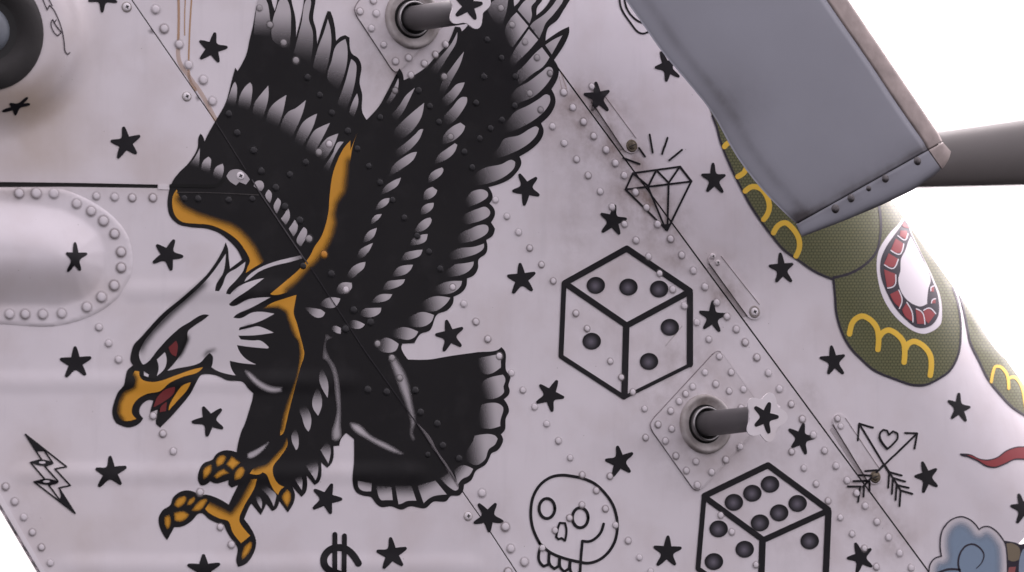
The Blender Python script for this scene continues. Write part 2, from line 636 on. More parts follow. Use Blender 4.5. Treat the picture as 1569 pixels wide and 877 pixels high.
def strokes(name, lines, w, col, layer, parent, smooth=True, corner=50, alpha=1.0, taper=None):
    paths = []
    for ln in lines:
        ln = np.asarray(ln, float)
        # split at sharp corners so that every piece is smooth
        cut = [0]
        for i in range(1, len(ln)-1):
            u, v = ln[i]-ln[i-1], ln[i+1]-ln[i]
            a = math.degrees(math.acos(np.clip(u@v/(np.linalg.norm(u)*np.linalg.norm(v)+1e-9), -1, 1)))
            if a > corner or not smooth: cut.append(i)
        cut.append(len(ln)-1)
        for a, b in zip(cut[:-1], cut[1:]):
            paths.append((smooth_path(ln[a:b+1], False, 2.0 if corner > 100 else 3.0, max(80, corner)), w))
    V, F = stroke_mesh(paths, w, layer, taper)
    c = np.tile(np.array([*col, alpha]), (len(V), 1))
    q = np.concatenate([p for p, _ in paths])
    nr = nose_normals(V) if (q[:, 0] > xB(q[:, 1])+90).all() else None
    return put(name, V, F, M_dec, parent, True, c, None, None, nr)

def ellipse(c, rx, ry, n=28, rot=0):
    a = np.linspace(0, 2*np.pi, n, endpoint=False)
    x, y = rx*np.cos(a), ry*np.sin(a)
    return np.stack([c[0]+x*math.cos(rot)-y*math.sin(rot), c[1]+x*math.sin(rot)+y*math.cos(rot)], 1)

def lathe(name, prof, X, axis, mat, parent, n=40, up=(0, 0, 1)):
    """prof: list of (radius, height) along axis from X (mm)."""
    ax = Vector(axis).normalized()
    a = ax.cross(Vector(up)).normalized(); b = ax.cross(a)
    a, b, ax = np.array(a), np.array(b), np.array(ax)
    V, F = [], []
    for r, h in prof:
        for i in range(n):
            t = 2*math.pi*i/n
            V.append(X + ax*h + (a*math.cos(t)+b*math.sin(t))*max(r, .01))
    for j in range(len(prof)-1):
        for i in range(n):
            F.append((j*n+i, j*n+(i+1) % n, (j+1)*n+(i+1) % n, (j+1)*n+i))
    return put(name, np.array(V), F, mat, parent)

# ================================================================ the tail fin
base = ray([(430, 930)], 0)[0]
TAIL = thing('helicopter_tail', base, 'white riveted helicopter tail fin covered in tattoo style paintings and black stars', 'helicopter tail')

DIRT = [(905, 150, 45, 30, .55), (935, 190, 40, 40, .5), (985, 300, 55, 45, .55), (1010, 350, 40, 40, .5), (880, 190, 60, 60, .32), (930, 270, 60, 60, .3),
        (1045, 545, 50, 35, .35), (1000, 600, 40, 40, .3), (1060, 690, 70, 60, .25), (1330, 745, 40, 35, .55), (1300, 700, 30, 30, .35), (1120, 430, 40, 40, .3),
        (630, 40, 70, 70, .3), (590, 120, 40, 50, .25), (960, 440, 120, 110, .18), (560, 60, 30, 60, .2), (1080, 650, 80, 80, .3),
        (210, 620, 40, 30, .15), (50, 790, 30, 60, .2), (1240, 820, 80, 80, .12), (740, 780, 50, 40, .2), (1095, 600, 60, 60, .2), (100, 290, 160, 10, .35), (20, 297, 40, 12, .5)]
TANS = [(30, 185, 120, 50, .5), (90, 110, 60, 80, .3), (60, 250, 120, 40, .45), (0, 150, 80, 40, .5), (130, 40, 40, 60, .25), (120, 820, 120, 60, .3), (60, 440, 130, 25, .4), (60, 710, 90, 60, .22), (250, 250, 100, 40, .25)]
for _i in range(34):
    _y = random.uniform(-20, 880)
    DIRT.append((float(xB(_y))+random.uniform(-34, 14), _y, random.uniform(7, 26), random.uniform(8, 30), random.uniform(.15, .55)))
for _i in range(26):
    _y = random.uniform(100, 860)
    DIRT.append((float(xB(_y))-random.uniform(30, 260), _y, random.uniform(15, 60), random.uniform(15, 60), random.uniform(.05, .17)))
def blobs(P, L):
    d = np.zeros(len(P))
    for x, y, a, b, k in L:
        d += k*np.exp(-((P[:, 0]-x)/a)**2-((P[:, 1]-y)/b)**2)
    return np.clip(d, 0, 1)

def panel(name, poly, mat, parent, grid=7.0, lift=0.0, thick=9.0, Hf=H_skin, step=7.0, label=None, smooth=False):
    """A sheet with a folded edge: poly in plan survey coordinates."""
    P = smooth_path(poly, True, step, -1)
    V2, F = cdt(P, grid_in(P, grid))
    X0 = ray(V2, 0.0)
    h = Hf(V2, X0[:, [0, 2]]) + lift
    X = X0.copy(); X[:, 1] = -h
    # boundary edges -> skirt
    cnt = {}
    for f in F:
        for i in range(len(f)):
            a, b = f[i], f[(i+1) % len(f)]
            cnt.setdefault((min(a, b), max(a, b)), []).append((a, b))
    idx = {}
    Xs = list(X); F2 = [list(f) for f in F]
    src = list(range(len(X)))
    def low(i, lev):
        if (i, lev) not in idx:
            p = X[i].copy(); p[1] += (0.0 if lev == 0 else thick)
            idx[(i, lev)] = len(Xs); Xs.append(p); src.append(i)
        return idx[(i, lev)]
    for k, es in cnt.items():
        if len(es) == 1:
            a, b = es[0]
            F2.append([low(b, 0), low(a, 0), low(a, 1), low(b, 1)])
    Xs = np.array(Xs)
    dd = blobs(V2, DIRT)[src]; tt = blobs(V2, TANS)[src]
    o = put(name, Xs, F2, mat, parent, smooth, None, {'dirt': dd, 'tan': tt})
    if label: o['label'] = label
    return o

ysA = np.arange(-60, 945, 15.0)
UL = [(-70, -60), (xA(-60)-2, -60)] + [(xA(y)-1.1, y) for y in (0, 60, 120, 186, 230, 266)] + [(378, 269), (347, 272), (336, 281), (322, 284), (240, 283), (120, 280.5), (0, 279), (-70, 278)]
LLp = [(-70, 287.5), (0, 287), (100, 286.6), (240, 288.6), (325, 292), (338, 288.5), (349, 277), (383.5, 274.5)] + [(xA(y)-1.1, y) for y in (298, 340, 395, 416, 480, 539, 600, 649, 700, 741, 792, 840, 876, 940)] + [(104, 943), (61.6, 877), (0, 773), (-70, 657)]
MIDp = [(xA(y)+1.1, y) for y in (940, 876, 840, 792, 741, 700, 649, 600, 539, 480, 416, 395, 340, 298, 272, 230, 186, 120, 60, 0, -60)] + [(xB(-60)-18, -60), (xB(940)-18, 940)]
STRp = [(xB(940)-30, 940), (xB(-60)-30, -60), (xB(-60)-1.1, -60), (xB(940)-1.1, 940)]
cowl = panel('cowl_panel', UL, M_skin, TAIL, smooth=True, label='flat white cowl panel swelling up around the sooty exhaust')
lower = panel('lower_skin_panel', LLp, M_skin, TAIL, smooth=True, grid=6.0, label='lower white skin panel pressed with long horizontal beads')
mid = panel('middle_skin_panel', MIDp, M_skin, TAIL, grid=6.5, label='middle white skin panel between the two slanting seams')
strip = panel('seam_strip', STRp, M_skin, TAIL, grid=12, lift=-1.0)
# near-black sheet just behind the seams, standing for the shade in the gaps
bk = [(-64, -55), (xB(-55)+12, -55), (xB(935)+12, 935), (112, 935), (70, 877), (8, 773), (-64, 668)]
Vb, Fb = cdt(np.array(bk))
put('gap_shade_sheet', ray(Vb, -1.5), Fb, M_dark, TAIL, False)

# rolled leading edge on the right of the straight seam
def nose():
    ss = [1.1]+list(np.arange(8, NOSE_S0, 10))+[NOSE_S0]
    prof = [(s, 0.0) for s in ss]
    for a in np.linspace(0, math.pi, 49)[1:]:
        prof.append((NOSE_S0+NOSE_R*math.sin(a), -NOSE_R*(1-math.cos(a))))
    for s in np.arange(NOSE_S0-40, -800, -60):
        prof.append((s, -2*NOSE_R))
    L = np.linalg.norm(B1-B0)
    ts = np.arange(0, L+1, 24)
    V, F = [], []
    for t in ts:
        for s, h in prof:
            p = B0+eT*t+eS*s; p[1] = -h
            V.append(p)
    m = len(prof)
    for i in range(len(ts)-1):
        for j in range(m-1):
            F.append((i*m+j, i*m+j+1, (i+1)*m+j+1, (i+1)*m+j))
    V = np.array(V)
    q = plan(V)
    return put('leading_edge_skin', V, F, M_skin, TAIL, True, None, {'dirt': blobs(q, DIRT), 'tan': 0*q[:, 0]})
lead = nose()
lead['label'] = 'white skin rolling away round the leading edge'

# doubled trim along the free lower-left edge
trim = panel('edge_trim', [(-70, 657), (0, 773), (61.6, 877), (104, 943), (111, 940), (69, 877), (1, 757), (-70, 640)], M_trim, TAIL, grid=20, lift=1.1, thick=13)
# small light patch bridging the slot
panel('sealing_tab', [(242, 283), (259, 283.5), (259, 291), (242, 290.5)], M_trim, TAIL, grid=20, lift=1.0, thick=3)

# blister fairing
def blister():
    P = smooth_path(BLIST_OUT, True, 5, 60)
    V2, F = cdt(P, grid_in(P, 4.5))
    X = ray(V2, 0.0)
    h = H_full(V2, X[:, [0, 2]])
    on = distline(V2, P, True) < .01
    h[on] = .3
    X[:, 1] = -h
    o = put('blister_fairing', X, F, M_skin, TAIL, True, None, {'dirt': blobs(V2, DIRT), 'tan': blobs(V2, TANS)})
    o['label'] = 'smooth rounded blister fairing with a riveted flange'
    return o
blist = blister()

# mounting plates with a dished collar and a rod
def round_poly(P, r, n=5):
    P = np.asarray(P, float); out = []
    m = len(P)
    for i in range(m):
        a, b, c = P[i-1], P[i], P[(i+1) % m]
        u = (a-b)/np.linalg.norm(a-b); v = (c-b)/np.linalg.norm(c-b)
        p0, p1 = b+u*r, b+v*r
        for t in np.linspace(0, 1, n):
            out.append((1-t)**2*p0+2*t*(1-t)*b+t*t*p1)
    return np.array(out)

def star_poly(tips, inner=.43, rt=2.3):
    T = np.asarray(tips, float)
    c = T.mean(0)
    out = []
    n = len(T)
    for i in range(n):
        a, b = T[i], T[(i+1) % n]
        mid_ = (a+b)/2
        inn = c+(mid_-c)*inner*1.18
        d = (a-c)/np.linalg.norm(a-c); nr = np.array([-d[1], d[0]])
        w = rt*1.15
        out += [a-nr*w-d*w*.9, a-nr*w*.7-d*.25*w, a, a+nr*w*.7-d*.25*w, a+nr*w-d*w*.9, inn]
    return np.array(out)

def order(tips):
    T = np.asarray(tips, float); c = T.mean(0)
    return T[np.argsort(np.arctan2(T[:, 1]-c[1], T[:, 0]-c[0]))]

def mount(poly, centre, tip, L, stips, lab, rlab):
    P = round_poly(poly, 14)
    P = smooth_path(P, True, 6, -1)
    V2, F = cdt(P, grid_in(P, 14))
    X = ray(V2, 2.6)
    n = len(X)
    inner = distline(V2, P, True) < .01
    pl = panel('mounting_plate', P, M_skin, TAIL, grid=12, lift=2.6, thick=3.2, step=6)
    pl['label'] = lab
    strokes('plate_edge', [np.r_[P, P[:1]][::2]], 1.7, (.10, .08, .08), .35, pl, corner=170, alpha=.5)  # dark line painted for the shadow and dirt round the plate
    c0 = ray([centre], 2.6)[0]
    out = np.array([0, -1.0, 0])
    dish = lathe('dished_collar', [(47, .1), (46, 4.6), (43.5, 6.4), (40.5, 6.0), (37, 3.6), (33.5, 1.4), (30.5, .4)], c0, out, M_dish, pl)
    lathe('hole_shade_disc', [(30.6, .5), (30, .25), (.1, .25)], c0, out, M_dark, pl)  # near-black disc stands for the shaded opening; none is cut
    tipx = ray([tip], L)[0]
    ax = tipx-c0; LL = np.linalg.norm(ax); ax /= LL
    lathe('sleeve', [(27, .3), (27.2, 8), (25.5, 9.5), (23.6, 8), (23.4, .3)], c0, ax, M_steel, pl)
    rod = lathe('mounting_rod', [(19.6, .4), (19.6, LL*.3), (19.4, LL*.7), (19.0, LL-1), (18.4, LL), (.1, LL)], c0, ax, M_rod, TAIL, 48)
    rod['label'] = rlab
    # white end block and sticker, facing out from the skin
    def local(P, h):
        return ray(P, h)
    cs = np.mean(stips, 0)
    k = 24
    bp = round_poly([(cs[0]-21, cs[1]-23), (cs[0]+23, cs[1]-19), (cs[0]+21, cs[1]+23), (cs[0]-23, cs[1]+20)], 5)
    def slab(nm, P, h0, h1, mat, par, cols=None):
        A = local(P, h1); Bk = A.copy(); Bk[:, 1] = -h0
        m = len(P)
        V = np.r_[A, A, Bk]
        F = [list(range(m))]
        for i in range(m):
            j = (i+1) % m
            F.append((m+i, m+j, 2*m+j, 2*m+i))
        F.append(list(range(3*m-1, 2*m-1, -1)))
        return put(nm, V, F, mat, par, False, None if cols is None else np.tile(cols, (3*m, 1)))
    slab('end_block', bp, L-6, L+2.6, M_trim, rod)
    T = order(stips)
    a0 = [math.atan2(t[1]-cs[1], t[0]-cs[0]) for t in T]
    rr = np.mean([np.hypot(*(t-cs)) for t in T])
    sc = []
    for i in range(60):
        t = 2*math.pi*i/60
        dmin = min(abs((t-x+math.pi) % (2*math.pi)-math.pi) for x in a0)
        r = 31.5+5.5*math.cos(5*dmin)
        sc.append((cs[0]+r*.93*math.cos(t), cs[1]+r*1.05*math.sin(t)))
    st = slab('star_sticker', np.array(sc), L+3.0, L+5.2, M_trim, rod)
    st['label'] = 'white scalloped sticker bearing a black star'
    sp = smooth_path(star_poly(T, .45, 2.6), True, 3, 75)
    V2, F = cdt(sp)
    put('painted_star', local(V2, L+5.7), F, M_dec, st if False else rod, False, np.tile(np.array([*INK, 1]), (len(V2), 1)))
    return pl, rod

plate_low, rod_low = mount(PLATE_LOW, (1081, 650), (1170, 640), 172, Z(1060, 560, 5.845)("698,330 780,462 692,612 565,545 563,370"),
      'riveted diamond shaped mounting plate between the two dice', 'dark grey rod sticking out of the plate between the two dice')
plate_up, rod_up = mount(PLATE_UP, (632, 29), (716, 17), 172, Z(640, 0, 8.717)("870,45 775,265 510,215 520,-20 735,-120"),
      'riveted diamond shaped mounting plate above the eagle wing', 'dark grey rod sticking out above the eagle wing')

# exhaust opening in the cowl
ex0, exn = normal_at([(-14, 46)])
ex = ray([(-20, 46)], BOSS_H+1)[0]
exh = lathe('exhaust_pipe', [(88, 0.0), (85, 4), (76, 9), (66, 11), (56, 9), (50, 4), (46, 1.2)], ex, (0, -1, 0), M_soot, TAIL, 56)
exh['label'] = 'sooty dark exhaust ring at the left edge'
lathe('pipe_bore', [(48, 1.4), (40, .6), (.1, .6)], ex, (0, -1, 0), M_black, exh, 40)
lathe('plug', [(35, .5), (34, 3), (27, 8), (12, 11), (.1, 11.5)], ex, (0, -1, 0), M_plug, exh, 40)

# ---------------------------------------------------------------- rivets
def dome(name, mat, hk=.25, n=12):
    V, F = [], []
    prof = [(1.55, .03), (1.05, .035), (1.0, .08), (.93, .28), (.74, .44), (.40, .52)]
    for r, h in prof:
        for i in range(n):
            t = 2*math.pi*i/n
            V.append((r*math.cos(t)*5.4*S, r*math.sin(t)*5.4*S, h/.52*hk*5.4*S))
    V.append((0, 0, hk*5.4*S*1.03))
    for j in range(len(prof)-1):
        for i in range(n):
            F.append((j*n+i, j*n+(i+1) % n, (j+1)*n+(i+1) % n, (j+1)*n+i))
    k = (len(prof)-1)*n
    for i in range(n): F.append((k+i, k+(i+1) % n, len(V)-1))
    me = bpy.data.meshes.new(name)
    me.from_pydata(V, [], F)
    me.materials.append(mat)
    me.polygons.foreach_set('use_smooth', [True]*len(F))
    return me
D_w, D_k, D_g, D_o = dome('rivet', M_riv), dome('rivet_black', M_rivk), dome('rivet_grey', M_rivg), dome('rivet_orange', M_rivo)

def rivets(s, me, r=5.4, parent=None, lift=0.0):
    P = PX(s)
    X, n = normal_at(P)
    fl = (P[:, 0] > xA(P[:, 1])) & (P[:, 0] < xB(P[:, 1])+60)
    n[fl] = (0, -1, 0)
    for p, x, nn in zip(P, X, n):
        if parent is not None: par = parent
        elif p[0] < xA(p[1]): par = cowl if p[1] < 284 else lower
        elif p[0] < xB(p[1]): par = mid
        else: par = lead
        o = bpy.data.objects.new('rivet', me)
        x = x+nn*(lift+1.25)
        o.location = ((x-WL[par.name])*S).tolist()
        k = r/5.7*random.uniform(.95, 1.05)
        o.scale = (k, k, k*random.uniform(.85, 1.1))
        o.rotation_mode = 'QUATERNION'
        o.rotation_quaternion = Vector(nn).to_track_quat('Z', 'Y')
        link(o, par)

rivets("238,15 251,44.5 274,68.5 288.5,100 311,123 325,155.6 738,756 773.6,807.6 782,841 803,861.5 778,877", D_w, 6.5)
rivets("147,301 175,302.4 202,303.5 233.6,303.5", D_w, 5.8)
rivets("28.7,296.7 55,296.7 82,297 117,312.5 139,324 158,339 175,358.7 185,386.6 185,410.6 174.5,438 155,455.7 132.4,471 94,480.7 65,482 38,482 14,482", D_w, 7.2, blist)
rivets("151,502 166,526.5 181,551.5 234,637.7 249,665 265,692 306,754.6 337,808 354,835", D_w, 5.2)
rivets("8,746 22,769 36,793 49,816 63,839 76.6,863", D_w, 5.2)
rivets("863,142 877,165 893.4,187 909,209 928,230 942.3,250.4 955.8,269.3 973,295 990,318.5 1007,344 1026.7,366.5 1043.8,391.2 1061.7,415.2 1079.3,440 1097.6,464 1113.4,485.6 1127.4,505 1141,525 1159,548.2 1176.7,572 1193.7,596.4 1211.7,619.8 1228.6,642.7 1245.7,666.8 1262.7,691 1280.3,714.4 1297.2,736.5 1312,756 1325,775.4 1343,800 1361,823.7 1378,848 1395.4,870.5", D_w, 5.6)
rivets("846,194.3 864,219.8 882.8,244.6 900.5,269.3 919,294 937,317.5 956.2,344 973.8,368.8 993,393.5 1010,419.5 1030,444 1048,469.2 1067,494.5 1085.5,520.5 1212.3,692.6 1231,717.8 1249.8,742 1268,768 1286.8,793.5 1305,818.7 1323.8,840.7 1342,869", D_w, 5.3)
rivets("758.5,306.7 776,332 793.8,356.4 811,380.6 829,406 847,431 881.7,480.5 898.9,504 934.4,554 951.4,578.5 969,601 987,626.8 988.6,671 1103.7,790 1120.7,815.5 1157.5,865.8", D_w, 5.0)
rivets("710,466 728.7,493.5 746.7,520 764.6,546 783,572 800.5,598.3 818.5,624 837,650 855,676 873,702 891.5,728 913,752 927,780 942.5,805 961.8,829 979,854.8 996.3,876 891,774 872,794 850,813 830.5,840 934,730 906,133", D_w, 5.0)
rivets("1101.5,546.7 1079.6,571 1119.6,571 1060.7,593 1050,604 1040,615.5 1096,589 1116.5,599.7 1138.5,597 1135,625.7 1027,630 1007.7,650.8 1028.7,657.5 1019,676 1133.4,685 1035,699 1065.7,707.7 1111.5,705 1051,721.6 1089.7,724 1067.8,743.8", D_w, 5.3, plate_low)
rivets("571.6,1.7 551,18 576,21 568.7,44 587.4,69 605.5,94.4 625.5,89 649.5,98 666.6,84 682,68.4 629,115.5", D_w, 5.2, plate_up)
rivets("529.6,444 504,221 693,440.5", D_w, 5.0)
rivets("605,139 680,118 690,210 397,13 413,38.5 434,66 453,93 488,233.5 473,366 578,527 600,549 612,579.6 767,13 784,38.5 803.5,65 822,89 842,113 811,143.5 827.5,169 765,546", D_g, 5.0)
rivets("350,175 363,204 388,231 400,262.6 422,288 436,317 459,338 507,420 541.6,475.5 567,494 529,504.6 635.7,598.5 644,632 669.5,649.5 678,683 703,703 592,601 563,597.5", D_k, 5.6)
rivets("470.7,119 489.7,146 508,173 532.6,201 547,228 564.5,255 582,280 601,307 619,334 638.7,362 656.7,386 674,412 582,180 468,249 443.6,268 641,139 658,163 672,187 711,233 723,257 729,158 751,197 734.5,212.5 746,61 768,89 789,118 741,118 788,162.5 768.5,184 282,304.5 303,305 350,307 386,305", D_k, 5.0)
rivets("496,390", D_o, 5.0)

def screw(p, r, mat, kind='cross', washer=0.0, ang=.4, parent=None, h=2.2, lift=0.0):
    X, n = normal_at([p])
    X, n = X[0]+n[0]*lift, n[0]
    par = parent or TAIL
    o = lathe('screw', [(r*1.0, -.2), (r, h*.6), (r*.8, h), (r*.3, h*1.08), (.05, h*1.08)], X, n, mat, par, 20)
    if washer:
        lathe('washer', [(washer, -.1), (washer*.97, .9), (washer*.8, 1.0), (r, .8)], X, n, M_dish if mat is not M_brass else M_brass, o if par is TAIL else par, 24)
    a = np.array(Vector(n).cross(Vector((0, 0, 1))).normalized()); b = np.cross(n, a)
    V, F = [], []
    for k in range(2 if kind == 'cross' else 1):
        t = ang+k*math.pi/2
        d = a*math.cos(t)+b*math.sin(t); e = np.cross(n, d)
        L, w = (r*.46, r*.15) if kind == 'cross' else (r*.85, r*.13)
        z = X+n*(h*1.08+.12+.05*k)
        i = len(V)
        V += [z-d*L-e*w, z+d*L-e*w, z+d*L+e*w, z-d*L+e*w]
        F.append((i, i+1, i+2, i+3))
    put('recess', V, F, M_black, o if par is TAIL else par, False)
screw((194, 11), 6.2, M_trim, washer=8.2)
screw((286, 148), 6.0, M_trim, washer=7.6)
screw((368, 270), 6.2, M_trim)
screw((717, 791), 6.2, M_trim, washer=7.6, ang=.1)
screw((655, 697), 4.5, M_rivk)
screw((464, 408), 5, M_rivk)

# strap latches beside the straight seam
def latch(a, b, hw, label, small=(), big=None, mat=M_trim, kind='cross'):
    a, b = np.asarray(a, float), np.asarray(b, float)
    d = (b-a)/np.linalg.norm(b-a); n = np.array([-d[1], d[0]])
    P = []
    for t in np.linspace(-math.pi/2, math.pi/2, 9): P.append(b+(d*math.cos(t)+n*math.sin(t))*hw*1.15)
    for t in np.linspace(math.pi/2, 3*math.pi/2, 9): P.append(a+(d*math.cos(t)+n*math.sin(t))*hw*.9)
    P = np.array(P)
    o = panel('strap_latch', P, M_skin, TAIL, grid=8, lift=2.2, thick=2.6, step=6)
    o['label'] = label
    # shade and stain of a shallow channel, painted on between strap and seam
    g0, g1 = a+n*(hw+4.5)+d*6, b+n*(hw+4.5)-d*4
    strokes('groove_shade', [np.array([g0, (g0+g1)/2, g1])], 6.5, (.42, .37, .37), .35, o, alpha=.35)
    strokes('strap_edge', [np.array([a+n*hw*.95, (a+b)/2+n*hw*1.03, b+n*hw*1.1])], 1.5, (.05, .04, .04), .5, o)
    strokes('strap_edge', [np.array([a-n*hw*.95+d*2, (a+b)/2-n*hw*1.03, b-n*hw*1.12-d*3])], .9, (.14, .11, .11), .45, o)
    for s in small: screw(s, 4.4, M_trim, parent=o)
    if big: screw(big, 6.4, mat, kind, washer=10.0, parent=o, h=1.9)
    return o
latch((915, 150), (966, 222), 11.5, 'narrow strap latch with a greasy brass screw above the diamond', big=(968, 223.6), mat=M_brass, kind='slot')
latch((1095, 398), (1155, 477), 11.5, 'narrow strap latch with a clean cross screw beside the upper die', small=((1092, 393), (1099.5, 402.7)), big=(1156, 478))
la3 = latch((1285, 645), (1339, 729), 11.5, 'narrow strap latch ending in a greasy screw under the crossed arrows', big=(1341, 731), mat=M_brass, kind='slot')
rivets("1282.6,642 1287.5,653.4", D_w, 5, la3)

# ---------------------------------------------------------------- the eagle
A1 = Z(380, 0, 5.845); A2 = Z(540, 0, 5.845); A3 = Z(700, 0, 5.845); A4 = Z(240, 130, 5.845); A5 = Z(400, 130, 5.845)
A6 = Z(560, 130, 5.845); A7 = Z(700, 130, 5.845); A8 = Z(240, 260, 5.845); A9 = Z(400, 260, 5.845); A10 = Z(560, 260, 5.845)
A11 = Z(160, 370, 5.845); A12 = Z(320, 370, 5.845); A13 = Z(480, 390, 5.845); A14 = Z(600, 390, 5.845); A15 = Z(150, 500, 5.845)
A16 = Z(330, 500, 5.845); A17 = Z(480, 500, 5.845); A18 = Z(620, 500, 5.845); A19 = Z(230, 640, 5.845); A20 = Z(380, 640, 5.845)
A21 = Z(520, 640, 5.845); A22 = Z(640, 640, 5.845); A23 = Z(230, 727, 5.845)

SIL = PX("396,-20 396,0 392,15 388,38 382,63 378,82 368,103 364,109 360.5,104 356,120 346,157 330,186 319,205 313.5,217 309.5,207 307,205 304,212 303,226 289,250 274,265 264,279 258,298 257,318 261,332 274,344 291,348 319,351 336,357.5 351,369 363,382 371,398 352.5,412 350.5,395 349.5,382 345.8,371.5 341,384 321,416 305,433 280,455.5 249,481 213,520 206,527 201,541 200,553 204,560 195,568 192,580 190,590 181,601 176,613 172,630 173.5,640 178,648 185,652 195,655 207,653 215.6,647 219.5,641 214,634 214.5,625 222,616 229,613 235,614 232,624 229.5,632.6 242,627.5 239,645 239,650 245.4,655.4 261,640 270,630 292,603 300.5,587 308,575 314,573.5 330,575 349,583 372,585.5 381,596 388,602.6 387,611 383,625 375,650 370,661 365,679 362.6,693 348,690 338,692 331,696.5 326,704 312,710 305,722 303.5,736 308,744 315.5,743 322,737.5 331,741 341,739 350,736 350,743 355,747.5 365,743.5 356.6,760 350.6,773.5 339.5,766.6 326,760.6 315.5,758 306,759 298,754 286.5,751.5 274.5,754.6 265,763 261,774 249,782.3 243,795.5 246,811 256,828 267,808 280,806.6 293,799 305,787 310.4,787 319,794.6 333,801.5 343,804 350,819 360,833 364,840 362,860.5 365,868.7 377,864 389,847 392.5,831 389,818 382,806 374,795.5 382,776.6 385,771.5 399.5,789.3 406,777 408,772 417,783.2 423,780 428,768 441,785.4 450,770 452,758 448,746 456,755 462,761.5 469,753 470,729 482,743.5 489.5,737.5 492,708.4 501.5,717 509,708 511,683.6 520,683 522,674 530.5,663.4 542.5,673 542.5,705 541,742.8 546,754.3 558,760 568,761.5 576.5,772 584,777 599,776 616,781 628,776 652,778.6 664,769 684,768 690.5,760.4 704,759 709.5,752 711,742.6 722,736 729,722 744,712 749.5,703 753,695 761.5,691 768,683 771,674 767.5,665.7 773.5,659 775,641 780,630 777.4,620 772,612 780,604 781,597.5 779,592 782,577 775.7,568.5 774,539 768,532 763.7,536 731,540 688,546 657.6,551 625,551 615,533 616.5,526.8 635,526 644.5,512 658.5,506.5 670,482 685.5,475.5 694,465 695,455 709.5,446.5 714.6,438 715.5,427 726.6,421.6 732.6,410.5 733,398.4 745,388 747,378 745,368 755,361 758.5,350.7 752.5,341 758.5,328.4 757,320 750,312 755,303 753,294 748.5,287 771,280 782,274 796,258 799,250 796,240 816,227.5 830,212 833,200 829,189 843.7,174.5 851,159 850.5,149 845,137 855,118 856,106 849,92 872,51 872,41 861,46 836,62.5 840,43 854,31 864,15 873,0 885,-20 850,-20 843,0 834,13 822,23.5 823,12 831,0 832,-20 799,-20 797,0 788,10 787,0 785,-20 750,-20 735,10 722,25 716,40 708,48 705,42 697,41 685,68 670,84 653,102.7 636,114.6 618.7,123 617,113 612,105 606.7,114.6 591,145 581,162.5 561.7,184 555,171 555,145 551,126.6 553.7,101 548.5,89 539,82 535.7,58 529,54 522,56.5 515,63 511.7,34 506.6,18 502,17 496,34 486,67.6 484,44.5 480,29 483.5,0 483,-20 466,-20 466,0 453.6,57 452.7,29 446.7,0 446,-20 425,-20 425,0 421,17 416,0 414,-20")
EAGLE = shape('eagle_painting', SIL, BLK, .8, TAIL, grid=6.0, corner=48)
EAGLE['label'] = 'large black and white eagle painting with spread wings and orange talons'
L1, L2, L3 = 1.15, 1.5, 1.85

def feather(P, tip=FEA, name='feather', k=(.03, .85), root=None, dark=.35, layer=L1, amax=1.0):
    P = np.asarray(P, float)
    T = P[0]
    d = np.hypot(*(P-T).T)
    far = P[d > d.max()*.80].mean(0) if root is None else np.asarray(root, float).ravel()
    ax = T-far; L2_ = ax@ax
    def t(V): return ((V-far)@ax)/L2_
    def alpha(V): return sstep(k[0], k[1], t(V))*amax
    def col(V):
        m = np.clip(.45+.75*t(V), 0, 1)[:, None]
        return np.array(tip)*(m*(1-dark)+dark)
    return shape(name, P, col, layer, EAGLE, soft=alpha, grid=4.2, step=3.0, corner=62)

def soft_streak(P, col, w, name='streak', layer=L1, amax=1.0):
    P = np.asarray(P, float)
    sp = smooth_path(P, True, 3)
    return shape(name, P, col, layer, EAGLE, soft=lambda V: sstep(0, w, distline(V, sp, True))*amax, grid=2.6)

def half_soft(P, softline, col, w, name, layer=L1):
    sl_ = np.asarray(softline, float)
    return shape(name, P, col, layer, EAGLE, soft=lambda V: sstep(-.5, w, distline(V, sl_)), grid=3.2)

